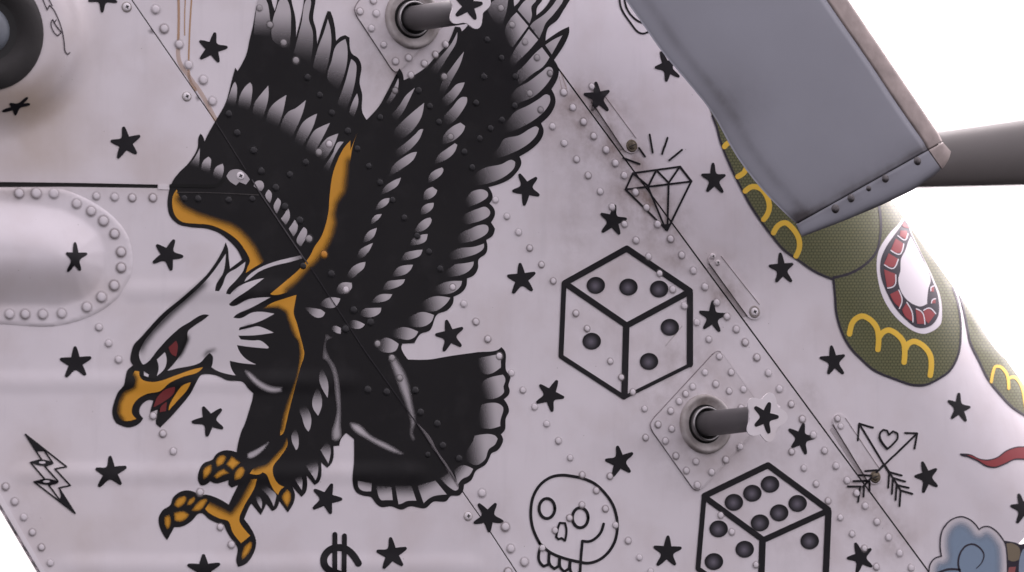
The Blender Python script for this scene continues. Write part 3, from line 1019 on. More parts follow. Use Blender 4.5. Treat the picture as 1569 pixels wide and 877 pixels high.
# right wing: long outer feathers
F_OUT = [
 (A3("700,-30 620,0 545,90 650,212 672,140 668,60 712,0"), A3("420,330")), (A3("640,235 535,112 480,170 430,270 470,400 500,425 570,330"), A3("400,330")),
 (A3("950,-20 950,0 870,125 795,210 765,285 738,345 655,236 690,195 725,172 800,115 892,0 900,-20"), A3("470,560")),
 (A3("728,358 645,262 585,350 500,480 470,560 500,610 540,560 640,460"), A3("440,570")),
 (A3("945,318 850,490 792,405 860,360"), A3("650,640")), (A3("830,515 762,425 700,480 600,590 520,660 560,760 690,655 770,600"), A3("460,740")),
 (A3("850,610 862,645 848,690 780,785 690,865 560,925 500,960 480,870 530,800 640,735 760,645 820,600"), A3("430,900")),
 (A7("832,100 835,150 790,230 700,310 560,390 420,440 400,400 450,330 520,245 640,185 740,125 800,86"), A7("390,420")),
 (A7("735,392 715,450 640,530 500,610 300,682 290,640 370,570 420,490 560,452 660,392 710,373"), A7("290,640")),
 (A7("522,692 515,740 460,800 340,865 150,900 100,880 200,770 260,742 400,712 490,673"), A7("120,850")),
 (A10("1094,205 1096,240 1050,280 910,340 880,300 930,220 960,195 1050,179"), A10("880,300")),
 (A10("1116,375 1110,410 1050,450 900,495 860,450 890,400 920,385 1020,346 1075,334"), A10("850,450")),
 (A10("1100,515 1095,560 1050,600 900,655 820,655 830,600 870,560 930,535 1010,501 1080,496"), A10("800,620")),
 (A10("1060,664 1060,700 1020,740 900,785 760,812 740,760 830,710 980,690"), A10("720,770")),
 (A14("735,64 730,100 690,150 620,185 500,205 470,160 540,110 570,90 650,80"), A14("470,170")),
 (A14("630,238 620,280 570,330 500,355 400,345 380,310 420,275 500,245"), A14("370,320")),
 (A14("525,388 500,430 430,490 390,508 270,500 240,470 300,410 390,376"), A14("250,460")),
 (A14("380,543 350,610 265,650 130,625 110,590 180,550 270,516"), A14("130,580")),
 (A13("940,692 910,740 850,765 790,757 690,720 680,690 750,665 810,651"), A13("690,680")),
 (A13("765,802 740,860 690,880 620,872 560,840 550,800 600,768 650,746"), A13("560,790")),
]
for P, r in F_OUT: feather(P, root=r)
feather(A3("440,-15 460,0 445,95 405,230 330,190 275,85 340,0"), root=A3("330,240")[0], k=(0, 1.3), amax=.75)
# right wing: two inner rows
for P in [A2("410,700 415,740 388,850 340,925 315,960 300,920 330,870 370,790"), A6("442,28 400,120 340,240 270,335 230,270 300,190 360,100"), A6("526,162 500,290 430,400 340,480 270,522 255,420 330,330 430,240"),
          A6("517,398 480,490 400,580 280,662 265,590 360,520 450,440 490,400"), A6("461,603 430,670 330,750 212,822 245,730 340,650 430,605"), A10("317,73 290,140 230,185 135,227 178,150 250,100"),
          A10("215,255 210,290 180,325 85,367 118,300 160,265"), A10("146,400 120,440 45,497 66,430 100,405"), A9("1037,523 1010,600 960,640 910,657 936,590 970,550"), A9("1002,657 960,740 900,792 855,803 886,720 940,685"),
          A13("467,68 455,120 400,170 345,217 290,215 345,120 410,80"), A13("343,255 345,300 300,345 240,355 195,345 245,260"), A13("243,395 235,420 190,475 150,481 55,455 105,400 170,385"),
          A12("1042,640 1020,675 980,686 930,667 855,588 940,600 1000,610")]:
    feather(P, k=(-.05, .75))
for P in [A2("940,288 930,380 860,500 760,662 675,640 780,520 880,400"), A2("1000,463 960,590 900,700 822,842 775,830 805,730 900,590 960,510"), A6("888,-20 870,30 800,130 708,212 682,130 760,55 820,-5"),
          A6("908,112 910,150 870,230 790,330 715,382 704,290 770,210 860,113"), A6("892,370 880,410 830,470 760,515 685,537 704,450 780,375 850,340"), A6("822,538 800,600 740,660 615,712 655,630 720,580 800,525"),
          A6("697,755 690,790 640,840 560,882 576,805 620,768 685,741"), A10("642,185 630,220 580,260 515,277 536,190 600,155"), A10("612,298 605,340 560,385 495,407 506,340 550,308"), A10("593,448 580,490 530,540 435,567 475,490 540,440 580,430"),
          A10("557,578 540,640 510,660 395,682 425,620 500,585"), A10("512,718 490,770 440,795 315,817 355,750 440,725"), A13("893,93 870,140 820,180 705,202 755,120"),
          A13("822,223 800,265 720,305 615,322 665,245 740,230"), A13("707,358 680,400 620,425 515,432 585,365"), A13("609,478 600,520 560,550 490,565 415,545 450,490 530,480"), A13("462,628 440,655 390,668 335,652 318,600 370,590 420,605"), A13("250,662 245,712 200,700 158,660 190,640")]:
    feather(P, k=(-.05, .75))
# left wing
for P, r in [(A1("125,-25 160,0 195,150 200,330 50,310 62,180 80,60 92,0"), A1("125,350")), (A1("320,-25 350,0 380,90 385,210 372,445 300,420 220,355 223,180 250,90 285,0"), A1("300,460")),
             (A1("545,-25 562,0 545,170 580,290 558,565 480,530 408,475 430,400 480,200 520,0"), A1("460,570")), (A1("715,172 740,270 745,400 690,675 580,605 620,450 680,290"), A1("610,680")),
             (A1("872,350 890,430 880,600 808,805 712,705 750,540 790,410"), A1("730,800")), (A1("925,530 965,570 970,650 905,925 870,990 800,930 880,700 910,580"), A1("820,990")), (A5("860,78 872,150 828,292 788,250 830,130"), A5("800,300"))]:
    feather(P, root=r, k=(.0, .75))
for P in [A4("700,-25 715,0 715,120 700,200 620,170 655,80 683,0"), A4("838,-20 852,0 850,120 825,240 728,200 740,120 770,50 810,0"), A4("1000,8 1000,120 940,322 858,260 880,160 930,90"), A4("1162,93 1130,250 1080,392 978,330 1010,220 1060,160"),
          A5("402,137 370,260 270,482 163,410 235,250 310,210"), A5("502,260 460,390 360,562 298,510 370,345 420,300"), A5("617,343 570,440 460,642 393,580 480,410 540,375"), A5("692,438 650,550 550,702 488,620 590,480 640,455"), A5("740,512 690,580 640,680 595,812 556,740 640,620 690,515"),
          A4("387,568 385,640 375,752 288,720 350,640"), A4("465,645 485,665 485,710 470,802 398,760 420,680"), A4("592,708 600,730 600,775 570,862 503,820 530,740")]:
    feather(P, k=(-.02, .75))
for P in [A8("920,98 950,110 962,150 935,197 868,150 885,110"), A8("1003,178 1030,210 1032,240 1015,302 973,230"), A8("1085,253 1110,280 1110,310 1075,397 1048,330"), A9("232,330 255,380 257,430 220,497 178,440 220,380"), A9("302,450 325,480 325,540 290,602 248,530"), A9("382,515 410,540 405,600 355,692 318,640 345,570")]:
    feather(P, k=(-.3, .4))
shape('feather', A8("625,60 660,10 740,0 800,40 835,90 800,135 740,112 710,142 650,100"), tuple(x*.85 for x in FEA), L1, EAGLE)
# neck streak and orange bands
shape('streak', A12("840,123 850,150 700,192 590,217 450,272 370,332 318,362 343,320 450,240 600,180 720,150"), LIGHT, L1, EAGLE, soft=lambda V: 1-sstep(440, 466, V[:, 0])*.8)
half_soft(A8("180,178 215,262 260,310 380,370 560,430 680,470 760,520 840,600 900,680 965,815 950,830 885,870 800,925 812,880 835,820 790,720 720,630 600,545 470,495 350,485 220,465 165,410 140,320 145,240"), A8("215,262 260,310 380,370 560,430 680,470 760,520 840,600 900,680 970,815"), ORG, 15, 'orange_band')
half_soft(A9("800,-175 865,-335 820,-205 800,-65 795,0 770,200 700,310 680,400 690,480 660,600 600,720 500,850 447,895 333,1025 250,1090 90,1120 83,1113 220,1000 350,885 440,770 480,690 540,600 600,400 615,230 640,50 680,-70 740,-190 800,-260"), A9("800,-65 795,0 770,200 700,310 680,400 690,480 660,600 600,720 500,850 447,895 333,1025 250,1090"), ORG, 14, 'orange_band')
half_soft(A12("785,480 770,560 760,640 790,740 822,860 845,950 855,1010 820,1130 770,1320 720,1510 690,1640 665,1720 640,1740 640,1680 660,1560 725,1360 780,1210 810,1000 790,880 765,860 700,700 680,640 620,605 480,608 560,555 680,512"), A12("480,608 620,605 680,640 700,700 765,870 790,900 808,1000 780,1210 725,1360 660,1560 640,1680"), ORG, 9, 'orange_band')
# legs
half_soft(A20("345,168 352,250 290,350 225,440 228,520 270,592 325,622 290,650 270,692 238,660 200,590 165,510 130,490 100,510 15,502 60,450 170,410 240,330 310,260"), A20("345,168 310,255 235,335 165,412 60,450"), ORG, 9, 'orange_leg')
for P in [A20("352,640 382,680 382,740 352,807 310,740 303,710"), A23("902,598 915,620 890,700 823,767 820,720 850,640"), A23("505,220 515,232 450,322 368,327 400,280 460,225"), A23("398,200 405,220 370,272 328,277 345,230"), A23("310,190 326,210 310,260 250,302 213,280 240,220"),
          A23("300,330 352,360 330,395 270,427 218,415 213,345"), A23("172,360 186,400 170,482 150,492 128,440 130,380"), A19("655,335 682,350 660,410 600,442 588,400 610,350"), A19("730,343 812,400 740,472 678,420"), A19("552,418 545,490 480,557 475,540 480,460"), A19("660,458 712,500 650,520 600,550 568,530 600,490"), A19("832,440 852,470 820,540 755,562 758,500 800,445")]:
    sp = smooth_path(P, True, 2.5)
    shape('talon', P, ORG, L1, EAGLE, soft=lambda V, sp=sp: .25+.75*sstep(0, 4.5, distline(V, sp, True)), grid=2.6, step=2.5)
half_soft(A23("957,43 930,130 850,270 800,390 800,420 860,510 897,550 815,617 740,520 700,420 620,395 520,340 493,310 540,240 640,290 720,330 790,240 880,80 900,45"), A23("540,240 640,290 720,330 790,240 890,50"), ORG, 12, 'orange_leg')
# light feathers of body and legs
for P, r in [(A16("990,68 1052,105 1000,130 992,190 1020,270 1080,370 1110,500 1125,700 1125,880 1126,1000 1085,1030 1045,1020 1040,940 1060,877 1085,760 1070,600 1050,430 1000,320 958,290 968,180"), None)]:
    shape('feather', P, lambda V: np.outer(.55+.4*sstep(520, 640, V[:, 1]), FEA), L1, EAGLE, soft=lambda V, sp=smooth_path(P, True, 3): .15+.7*sstep(0, 6, distline(V, sp, True)), grid=2.6)
for P in [A16("1005,642 930,480 950,370 1008,500"), A16("920,803 868,710 912,540 952,640 952,720"), A20("540,127 508,80 484,0 460,-80 500,-130 562,-20 556,100"), A20("430,292 388,170 425,95 452,180 442,282"), A20("720,412 648,290 705,218 737,260"), A20("605,563 518,430 605,368 627,430 622,520"), A20("482,652 418,550 472,508 487,560"), A20("230,797 180,700 118,640 150,598 200,640 252,690 246,740"), A20("120,817 85,760 66,700 108,715 126,770")]:
    feather(P, k=(.0, .7))
soft_streak(A16("245,385 300,398 400,478 500,528 605,540 600,595 500,604 400,565 300,475"), LIGHT, 6.5, amax=.85)
soft_streak(A20("-10,318 100,265 215,190 120,315 30,370 -10,365"), LIGHT, 3.5, amax=.75)
soft_streak(A17("665,290 740,262 785,330 835,420 868,520 898,680 925,870 900,950 920,1010 895,1040 862,990 860,850 815,700 762,560 712,420"), LIGHT, 9, amax=.7)
soft_streak(A21("80,35 180,55 290,155 430,225 612,338 520,332 400,287 250,205 110,110"), LIGHT, 7, amax=.85)
# tail feathers
for P, r in [(A21("205,655 175,630 165,565 290,590 285,660"), A21("230,540")), (A21("420,740 375,740 350,700 333,605 466,625 478,740"), A21("400,585")), (A21("560,770 530,777 500,610 645,612 690,745 600,750"), A21("560,590")), (A21("830,710 755,767 700,610 860,565 962,690"), A21("740,550")),
             (A21("1055,650 1040,655 970,612 905,545 980,495 1062,600 1066,640"), A21("910,490")), (A22("460,520 400,550 360,600 325,475 400,428 497,460"), A22("340,430")), (A22("690,245 640,280 600,380 520,426 425,380 440,300 490,220 510,163 690,160 716,190"), A22("410,290")),
             (A18("860,300 862,370 740,432 680,400 660,285 850,250"), A18("650,350")), (A18("900,500 885,540 890,590 830,640 715,647 680,600 700,500 880,435 900,465"), A18("680,570")), (A18("880,770 870,800 857,850 857,895 760,920 660,905 655,840 690,702 830,690 882,728"), A18("650,800"))]:
    feather(P, root=r, k=(0., .8))
# head
HEADW = PX("346,389 325,419 310,436 285,459 254,486 226,517 217,531 213,545 218,558 256,568 270,565 307,555.6 314,548 321,541 326,546 326,556 324,563 333,568.5 347,573 361,575.5 354,564 352,553 369,556.5 392.5,558.7 376,549.6 367,539 363,529 381,531.6 410,534.3 412,532.5 398.5,522 388,522 369,520.5 365,514.5 390,514 419.5,510 403.5,502.6 395,500.2 385,502 366,506.5 367,502 397,493 420.5,481 388.5,478.6 368,488 357.5,487 361,483 383,472.7 414.5,455.6 397,456.4 380,459 357.6,469.5 352,468.5 351,466 359,459 380,445 405,426.3 388,430 364.5,440 352.5,451.5 346.5,450.5 348,445 363,428 373,414.5 376,401.3 363,411 348,420.5 340.5,438 335.5,446.5 329.5,446 331,437 342,418")
shape('head', HEADW, LIGHT, L1, EAGLE, grid=6.0, corner=46)
def ink(P, name='head_marking', col=BLK, layer=L2, **k): return shape(name, P, col, layer, EAGLE, **k)
ink(PX("320.5,483 312,482 303,485.5 290,494 278,501 259.5,517 242,536 223.6,557 203,562 210,572 240,580 256,568.5 270,553 280,537.6 287,520.5 288,508 297,500 312,490"))
# airbrushed shading on the head
def shade(P, w, a=.9):
    P = np.asarray(P, float)
    def al(V):
        e = np.minimum(np.hypot(*(V-P[0]).T), np.hypot(*(V-P[-1]).T))
        return a*np.clip(1-distline(V, P)/w, 0, 1)**1.6*sstep(w*.4, w*2.2, e)
    nrm = smooth_path(P, False, 4)
    d = np.gradient(nrm, axis=0); d /= np.linalg.norm(d, axis=1)[:, None]
    nn = np.stack([-d[:, 1], d[:, 0]], 1)*w
    poly = np.r_[nrm+nn, (nrm-nn)[::-1]]
    shape('airbrush_shade', poly, BLK, L2+.12, EAGLE, soft=al, grid=2.6, smooth=False)
shade(PX("326,424 300,446 262,480 234,508 219,528 212,552"), 11, .7)
shade(PX("288,506 287,520 279,538 268,555"), 7)
shade(PX("343,420 338,433 333,443"), 6)
shade(PX("308,553 318,540 328,537 334,545"), 7, .55)
for s in ("352,450 364,437 378,428", "356,469 368,461 388,454", "362,487 378,478 395,474", "368,506 380,500 392,497"):
    shade(PX(s), 5, .6)
shape('eye', A15("700,130 715,170 700,272 660,250 633,190"), DKRED, L3, EAGLE)
shape('eye', A15("600,233 616,300 602,370 528,447 545,370 528,300"), LIGHT, L3, EAGLE)
shape('nostril', A15("412,405 456,435 450,456 412,442"), LIGHT, L3, EAGLE)
BK = A15("330,400 370,405 375,450 400,480 480,500 560,490 700,440 860,385 942,368 900,410 760,455 640,510 560,580 430,610 350,660 310,720 305,780 345,830 270,850 210,840 175,790 180,690 230,590 320,540 330,470 310,440")
shape('beak', BK, ORG, L3, EAGLE, soft=lambda V: .08+.92*sstep(0, 9, distline(V, A15("310,440 330,470 320,540 230,590 180,690 175,790 210,840"))), grid=2.8)
shape('beak', A15("832,503 800,570 720,660 633,757 640,710 690,620 760,530"), ORG, L3, EAGLE)
shape('tongue', A15("692,543 680,600 600,670 498,727 530,640 600,570"), DKRED, L3, EAGLE)
shape('tongue', A15("617,678 610,760 553,772 565,720"), DKRED, L3, EAGLE)
# the seams go on through the paint
strokes('seam_line', [np.stack([xA(y_ := np.arange(188, 268, 8.)), y_], 1)], 1.2, (.04, .037, .04), 2.1, EAGLE)
strokes('seam_line', [np.stack([xA(y_ := np.arange(276, 410, 8.)), y_], 1)], 1.8, (.075, .07, .075), 2.1, EAGLE)
strokes('seam_line', [np.stack([xA(y_ := np.arange(410, 742, 8.)), y_], 1)], 1.3, (.026, .024, .028), 2.1, EAGLE)
strokes('slot_line', [PX("262,284.5 300,285 322,285.5 334,284 343,276")], 5, (.004, .004, .004), 2.1, EAGLE)
strokes('slot_line', [PX("271,295 320,295.5 396,299")], 1.2, (.06, .055, .055), 2.1, EAGLE)
strokes('worn_paint', [PX("640,650 655,668 666,688 680,708 692,728 702,745")], 6, (.25, .23, .24), 2.0, EAGLE, alpha=.55, taper=([0, .3, .5, .8, 1], [.2, 1, .5, .9, .5]))

# ---------------------------------------------------------------- stars
V1 = Z(0, 0, 2.9225)
K = 4.871
STARS = [
 (V1("963,145 1020,212 980,280 897,265 893,183"), 'black star between the seam and the raised eagle wing'),
 (V1("553,567 628,608 612,690 527,710 495,632"), 'black star on the cowl panel left of the wing'),
 (V1("430,-62 490,-60 525,10 457,57 395,5"), 'black star cut off by the top edge left of the seam'),
 (V1("125,437 135,467 68,518 10,500 42,465"), 'squashed black star below the exhaust ring'),
 (Z(0, 270, K)("560,493 652,577 600,707 505,715 493,573"), 'narrow black star on the blister fairing'),
 (PX("267,367 281,393.5 262.6,415 234,403 239.5,375"), 'black star left of the eagle head crest'),
 (Z(0, 430, K)("560,490 682,573 640,708 490,722 447,585"), 'black star left of the eagle beak'),
 (PX("311,623 339.6,626.6 342,657 317,669.4 293.6,647"), 'black star below the eagle beak'),
 (Z(0, 600, K)("822,480 945,563 905,695 735,712 712,577"), 'black star right of the lightning bolt'),
 (PX("311.8,849 337.4,864 330,892 296,893 287,865.6"), 'black star cut by the bottom edge under the talons'),
 (PX("479.5,780 507,788 524.7,765 509,741 481,750"), 'black star between the talons and the eagle tail'),
 (Z(400, 757, 6.5375)("1297,432 1460,540 1420,720 1225,750 1155,572"), 'black star right of the dollar sign'),
 (Z(640, 700, 4.954)("460,355 595,352 652,495 543,575 425,505"), 'black star on the seam left of the skull'),
 (A14("490,585 640,655 625,825 465,870 390,718"), 'black star between the right wing and the eagle tail'),
 (PX("777,422.5 785.6,450 816,446 820.5,418 796.7,403"), 'black star left of the upper die'),
 (Z(740, 240, K)("270,128 402,155 422,292 307,368 218,260"), 'black star touching the right wing feathers'),
 (Z(740, 240, K)("985,358 1075,465 1020,583 888,567 878,425"), 'black star lower left of the diamond'),
 (Z(780, 480, K)("360,500 412,630 322,738 203,670 228,533"), 'black star lower left of the upper die'),
 (PX("927,705 938.5,731 966,724 970,694 946,683"), 'black star above the skull'),
 (Z(960, 697, K)("310,602 412,693 365,825 228,828 202,685"), 'black star between the skull and the lower die'),
 (Z(1240, 697, K)("343,655 463,700 470,838 355,882 280,772"), 'black star right of the lower die'),
 (Z(1240, 697, K)("840,50 950,103 955,240 848,285 782,160"), 'black star right of the crossed arrows'),
 (Z(1329, 600, K)("680,10 768,118 735,225 625,205 598,68"), 'black star above the red tongue'),
 (PX("1560,756.6 1547.6,775 1558,802 1584,797 1586,768"), 'black star cut off by the right edge above the cloud'),
 (Z(1250, 420, K)("113,533 215,605 205,748 92,748 28,623"), 'black star below the snake coil'),
 (Z(1020, 360, K)("852,133 950,215 938,353 822,355 767,230"), 'black star beside the snake coil and the strap latch'),
 (Z(900, 190, K)("935,290 1030,382 1010,515 890,508 848,378"), 'black star right of the diamond'),
 (Z(940, 0, K)("305,505 392,613 490,578 460,440 350,385"), 'black star half hidden behind the grey blade'),
 (Z(820, 60, K)("452,318 555,385 545,537 425,537 362,410"), 'black star over the top of the upper strap latch'),
 (Z(1020, 360, K)("355,488 452,592 403,725 283,703 250,572"), 'black star at the right corner of the upper die'),
 (Z(1180, 560, K)("250,430 340,537 268,665 160,615 138,475"), 'black star beside the lower rod'),
]
for T, lab in STARS:
    T = order(T)
    r = np.mean(np.hypot(*(T-T.mean(0)).T))
    o = shape('painted_star', star_poly(T, .46, 2.5*r/28), INK, .9, TAIL, step=2.5, grid=6, corner=75)
    o['label'] = lab

# ---------------------------------------------------------------- line paintings
def painting(name, label, lines, w, col=INK, layer=1.0, **k):
    o = strokes(name, lines, w, col, layer, TAIL, **k)
    o['label'] = label
    return o
bz = Z(0, 600, K)
bolt = painting('lightning_bolt_painting', 'outlined double lightning bolt in the lower left corner', [bz("190,320 497,562 410,578 525,702 440,720 560,909 255,675 335,655 228,530 310,508 190,320"), bz("330,440 395,535 335,560 432,668 365,700 450,815")], 2.4)
shape('bolt_fill', bz("188,318 345,445 278,448"), INK, 1.3, bolt, smooth=False)
shape('bolt_fill', bz("442,735 562,909 440,822 455,780"), INK, 1.3, bolt, smooth=False)
for cy, (x0, x1) in ((530, (228, 400)), (672, (252, 438))):
    shape('bolt_fill', bz(f"{x0},{cy+2} {(x0+x1)/2},{cy-22} {x1},{cy} {x1-6},{cy+12} {(x0+x1)/2},{cy+24}"), INK, 1.3, bolt)
    shape('bolt_glint', ellipse(bz(f"{(x0+x1)/2+2},{cy}")[0], 5.2, 2.0, 14), LIGHT, 1.6, bolt)
dz = Z(400, 757, 6.5375)
dol = painting('dollar_sign_painting', 'bold black dollar sign at the bottom edge', [dz("740,405 738,900"), dz("836,420 830,900")], 7.6, layer=1.05)
strokes('dollar_curve', [dz("975,695 915,605 855,555 790,537 710,550 655,592 628,650 640,720 700,775 780,800 860,840 890,900")], 10.8, INK, .8, dol)
sz = Z(780, 700, 4.954)
skull = painting('skull_painting', 'outlined skull with round eyes left of the lower die', [sz("232,657 180,540 165,420 185,300 240,210 320,155 400,140 480,148 560,165 650,205 730,280 790,370 820,480 820,570 800,650 750,730 680,785 600,808 540,800 400,765 310,725 255,680 232,657")], 4.4)
for nm, c in (('skull_eye', (288, 393)), ('skull_eye', (541, 463))):
    e = ellipse(c, 60, 76, 24); e = np.r_[e, e[:1]]/4.954+np.array([780, 700])
    strokes(nm, [e], 4.6, INK, 1.2, skull)
strokes('skull_nose', [sz("385,503 425,505 436,560 425,637 398,618 375,627 358,610 366,560 385,503")], 3.4, INK, 1.2, skull)
strokes('skull_jaw', [sz("718,510 690,585 620,640 557,640 545,780 538,905")], 4.2, INK, 1.2, skull)
for P in ("236,690 228,790 262,832 300,818 304,725", "306,730 310,818 345,850 378,830 384,765", "386,770 390,840 420,872 456,850 464,788", "466,790 468,870 500,905 530,880"):
    strokes('skull_tooth', [sz(P)], 4.2, INK, 1.25, skull)

def die(label, edges, pips, w):
    o = painting('die_painting', label, [np.array(e, float) for e, _ in edges[:1]], edges[0][1], layer=.9)
    for i, (e, ww) in enumerate(edges[1:]):
        strokes('die_edge', [np.array(e, float)], ww, INK, .94+.04*i, o, smooth=False)
    for c in pips:
        c = np.array(c)
        P = ellipse(c, 14.2, 13, 26)
        hl = c+np.array([-1, 1.0])
        shape('pip', P, lambda V, hl=hl: np.outer(1+13*np.clip(1-np.hypot(*(V-hl).T)/12, 0, 1)**1.3, INK), 1.0, o, grid=2.8, step=2.5)
    return o
die('outlined die showing a three on top', [
    (((960.5, 381), (1057, 446)), 9.5), (((865.5, 434), (960.5, 381)), 9.5), (((865.5, 434), (960.5, 499)), 9.2), (((1055, 448), (960.5, 499)), 9.4), (((959.6, 499), (956.8, 606)), 10), (((864.3, 434), (859.6, 546)), 7.6), (((860, 546.5), (956.5, 609)), 7.2), (((1057.2, 449), (1057.2, 558.5)), 9.6), (((957, 609), (1057, 559.5)), 5.6)],
    [(913, 437.4), (963, 440), (1010, 443), (906.7, 523), (1026.4, 501.7), (994.5, 554)], 9)
die('outlined die showing a six on top at the bottom edge', [
    (((1177, 713), (1269, 781)), 9.2), (((1079.5, 760), (1177, 713)), 9.5), (((1080, 762), (1169, 827)), 9), (((1268, 783), (1169, 828)), 9.2), (((1168.5, 829), (1165, 925)), 10), (((1079, 761), (1069.5, 871)), 7.6), (((1070, 872), (1165, 935)), 7.4), (((1269.5, 784), (1265, 890)), 9.8)],
    [tuple(Z(1040, 697, K)(s)[0]) for s in "412,355 550,287 682,220 607,508 750,433 888,363 298,553 493,705 263,797 978,643".split()], 9)
gz = Z(900, 190, K)
painting('diamond_painting', 'outlined cut diamond with short rays above it', [gz(s) for s in ("340,368 690,320", "340,368 285,490", "690,320 775,430", "285,490 775,430", "285,490 595,795", "775,430 595,795", "340,370 455,465", "455,465 515,345", "515,345 607,440", "607,440 690,320", "450,465 585,790", "607,440 597,790", "465,80 488,215", "595,105 558,225", "703,195 612,272", "430,243 385,180", "390,300 268,255")], 3.1)
shape('diamond_point', gz("560,750 630,745 596,800"), INK, 1.8, TAIL)
az = Z(1180, 560, K); fz = Z(1240, 697, K)
arr = painting('crossed_arrows_painting', 'two crossed arrows with a small heart between the heads', [az("665,435 895,815"), az("665,435 765,465"), az("665,435 655,560"), az("1095,508 810,785"), az("1095,508 1005,505"), az("1095,508 1075,622"), fz("560,70 685,270"), fz("560,70 400,240")]
   + [fz(s) for s in ("600,130 690,155", "630,175 715,200", "650,225 742,247", "680,265 770,292", "597,130 590,245", "625,180 617,292", "652,225 645,337", "682,265 674,382", "505,115 418,122", "460,155 372,152", "430,195 330,197", "385,237 288,237", "450,200 450,270", "410,230 405,312", "380,240 365,350")], 3.1)
strokes('heart', [az("873,625 818,550 815,510 840,482 868,488 882,520 912,493 944,508 946,545 920,580 873,625")], 3.0, INK, 2.0, arr)
cz = Z(940, 0, K)
painting('paper_clip_painting', 'thin black loop half hidden by the grey blade', [cz("42,-40 55,60 130,180 180,240 215,253 262,238"), cz("75,-40 100,70 160,145 210,172")], 3.0)
gz2 = Z(0, 0, 6.494)
painting('signature', 'scribbled black signature beside the exhaust ring', [gz2("415,-30 470,100 492,55 530,92 580,190 622,320 640,430 650,515 675,543 695,525"), gz2("480,-20 520,60"), gz2("610,320 560,260 525,195 508,230 535,320 575,358 612,325 585,290 540,230 560,200")], 1.6, col=(.06, .05, .06))

# tan grease streaks running down from the rivets
for i, (s, w, a) in enumerate((("273,-20 274,30 273,66", 4.0, .6), ("273,72 275,95 290,118 306,140 330,183", 6.5, .35), ("285,-20 283,25 283,54", 2.0, .6), ("295,-20 291,40 289,95", 2.6, .7), ("289,104 291,122 300,138", 4, .5))):
    strokes('grease_streak', [PX(s)], w, (.47, .27, .12), .6, mid, alpha=a)
for s, w, a in (("860,112 868,136", 2.2, .4), ("857,118 861,136", 1.4, .4), ("1045,500 1020,530", 2, .2)):
    strokes('grease_streak', [PX(s)], w, (.36, .25, .18), .6, mid, alpha=a)

# ---------------------------------------------------------------- snake, tongue and cloud
bz2 = Z(1250, 420, K); mz = Z(1329, 340, K); nz = Z(1329, 500, K); kz = Z(1080, 170, K); pz = Z(1180, 300, K)
seg1 = PX("1060,90 1078,140 1091,178 1098,196 1102,212 1109,232 1121,260 1137.5,293 1150,316 1172.4,348.6 1180,358.5 1200.5,383 1221,397.5 1247.7,416 1276.5,428.5 1280,455 1281,480 1289,508 1301,531 1322,553.4 1338,567 1373,582 1398,590 1416,590.4 1439,580 1455,568 1467.6,543 1471,518.5 1470.7,492 1465.6,461 1459,442 1468,436 1500,436 1474,396 1445,352 1415,312 1390,290 1345,285 1300,225 1240,140 1190,75 1120,60")
SNAKE = shape('snake_painting', seg1, OLIVE, .9, TAIL, grid=6, mat=M_scale)
SNAKE['label'] = 'olive green scaly snake coils with yellow scallops and a red lined eye'
strokes('snake_outline', [PX("1091,178 1098,196 1102,212 1109,232 1121,260 1137.5,293 1150,316 1172.4,348.6 1180,358.5 1200.5,383 1221,397.5 1247.7,416 1276.5,428.5")], 3.2, NAVY, 1.25, SNAKE)
strokes('snake_outline', [PX("1276.5,428.5 1279,455 1281,480 1289,508 1301,531 1322,553.4 1338,567 1373,582 1398,590 1416,590.4 1439,580 1455,568 1467.6,543 1471,518.5 1470.7,492 1465.6,461 1459,442")], 3.4, NAVY, 1.25, SNAKE)
strokes('snake_outline', [pz("470,612 590,582 700,520 790,420 818,300 822,200 805,60")], 4.0, NAVY, 1.3, SNAKE)
seg3 = PX("1468.6,449 1477,479.6 1482,505 1486,524.6 1499.4,553 1514,582 1534,607 1549,623 1569,636.5 1600,655 1620,640 1600,600 1569,577 1549,559 1526,537 1503.5,504 1485,472")
S2 = shape('snake_body', seg3, OLIVE, .9, SNAKE, grid=5, mat=M_scale)
strokes('snake_outline', [PX("1470,452 1477,479.6 1482,505 1486,524.6 1499.4,553 1514,582 1534,607 1549,623 1569,636.5 1600,655")], 2.8, NAVY, 1.25, SNAKE)
def scallop(lines, w, L=1.4):
    strokes('yellow_scallop', lines, w, YEL, L, SNAKE, corner=85)
scallop([bz2("248,448 280,350 340,315 400,340 450,400 465,470 460,565"), bz2("472,470 500,435 540,420 600,450 650,510 660,580 655,660"), bz2("666,560 690,520 730,505 800,540 850,610 858,690 850,758")], 8.4)
scallop([kz("143,268 180,238 240,272 300,350 310,410 290,460 243,492")], 8.2)
scallop([kz("298,600 350,567 410,580 460,640 478,720 460,780 435,812")], 8.2)
scallop([pz("22,278 60,222 110,203 160,240 210,320 215,390 190,452")], 8.2)
scallop([nz("920,418 935,340 950,305 985,305 1030,350 1045,395 1050,468"), nz("1048,395 1085,382 1130,420 1155,480 1168,555 1180,640")], 4.6)
def mouth(P, col, layer, name='mouth'): return shape(name, P, col, layer, SNAKE, grid=5, step=2.6)
mouth(mz("255,-25 235,10 160,90 80,220 65,320 75,430 110,560 180,680 270,770 370,830 440,835 540,770 553,680 540,560 490,430 400,240 330,95 300,30"), (.70, .665, .70), 1.2, 'eye_ring')
mouth(mz("272,-10 240,40 190,110 130,200 95,290 95,400 140,530 200,640 280,730 360,790 420,795 480,770 525,700 522,560 480,440 400,250 322,95 300,35"), NAVY, 1.5, 'eye_lining')
mouth(mz("318,115 390,250 465,440 450,500 440,580 440,615 390,635 330,615 280,575 240,510 225,430 240,370 245,280 275,220 300,150"), (.70, .665, .70), 1.8, 'eye_white')
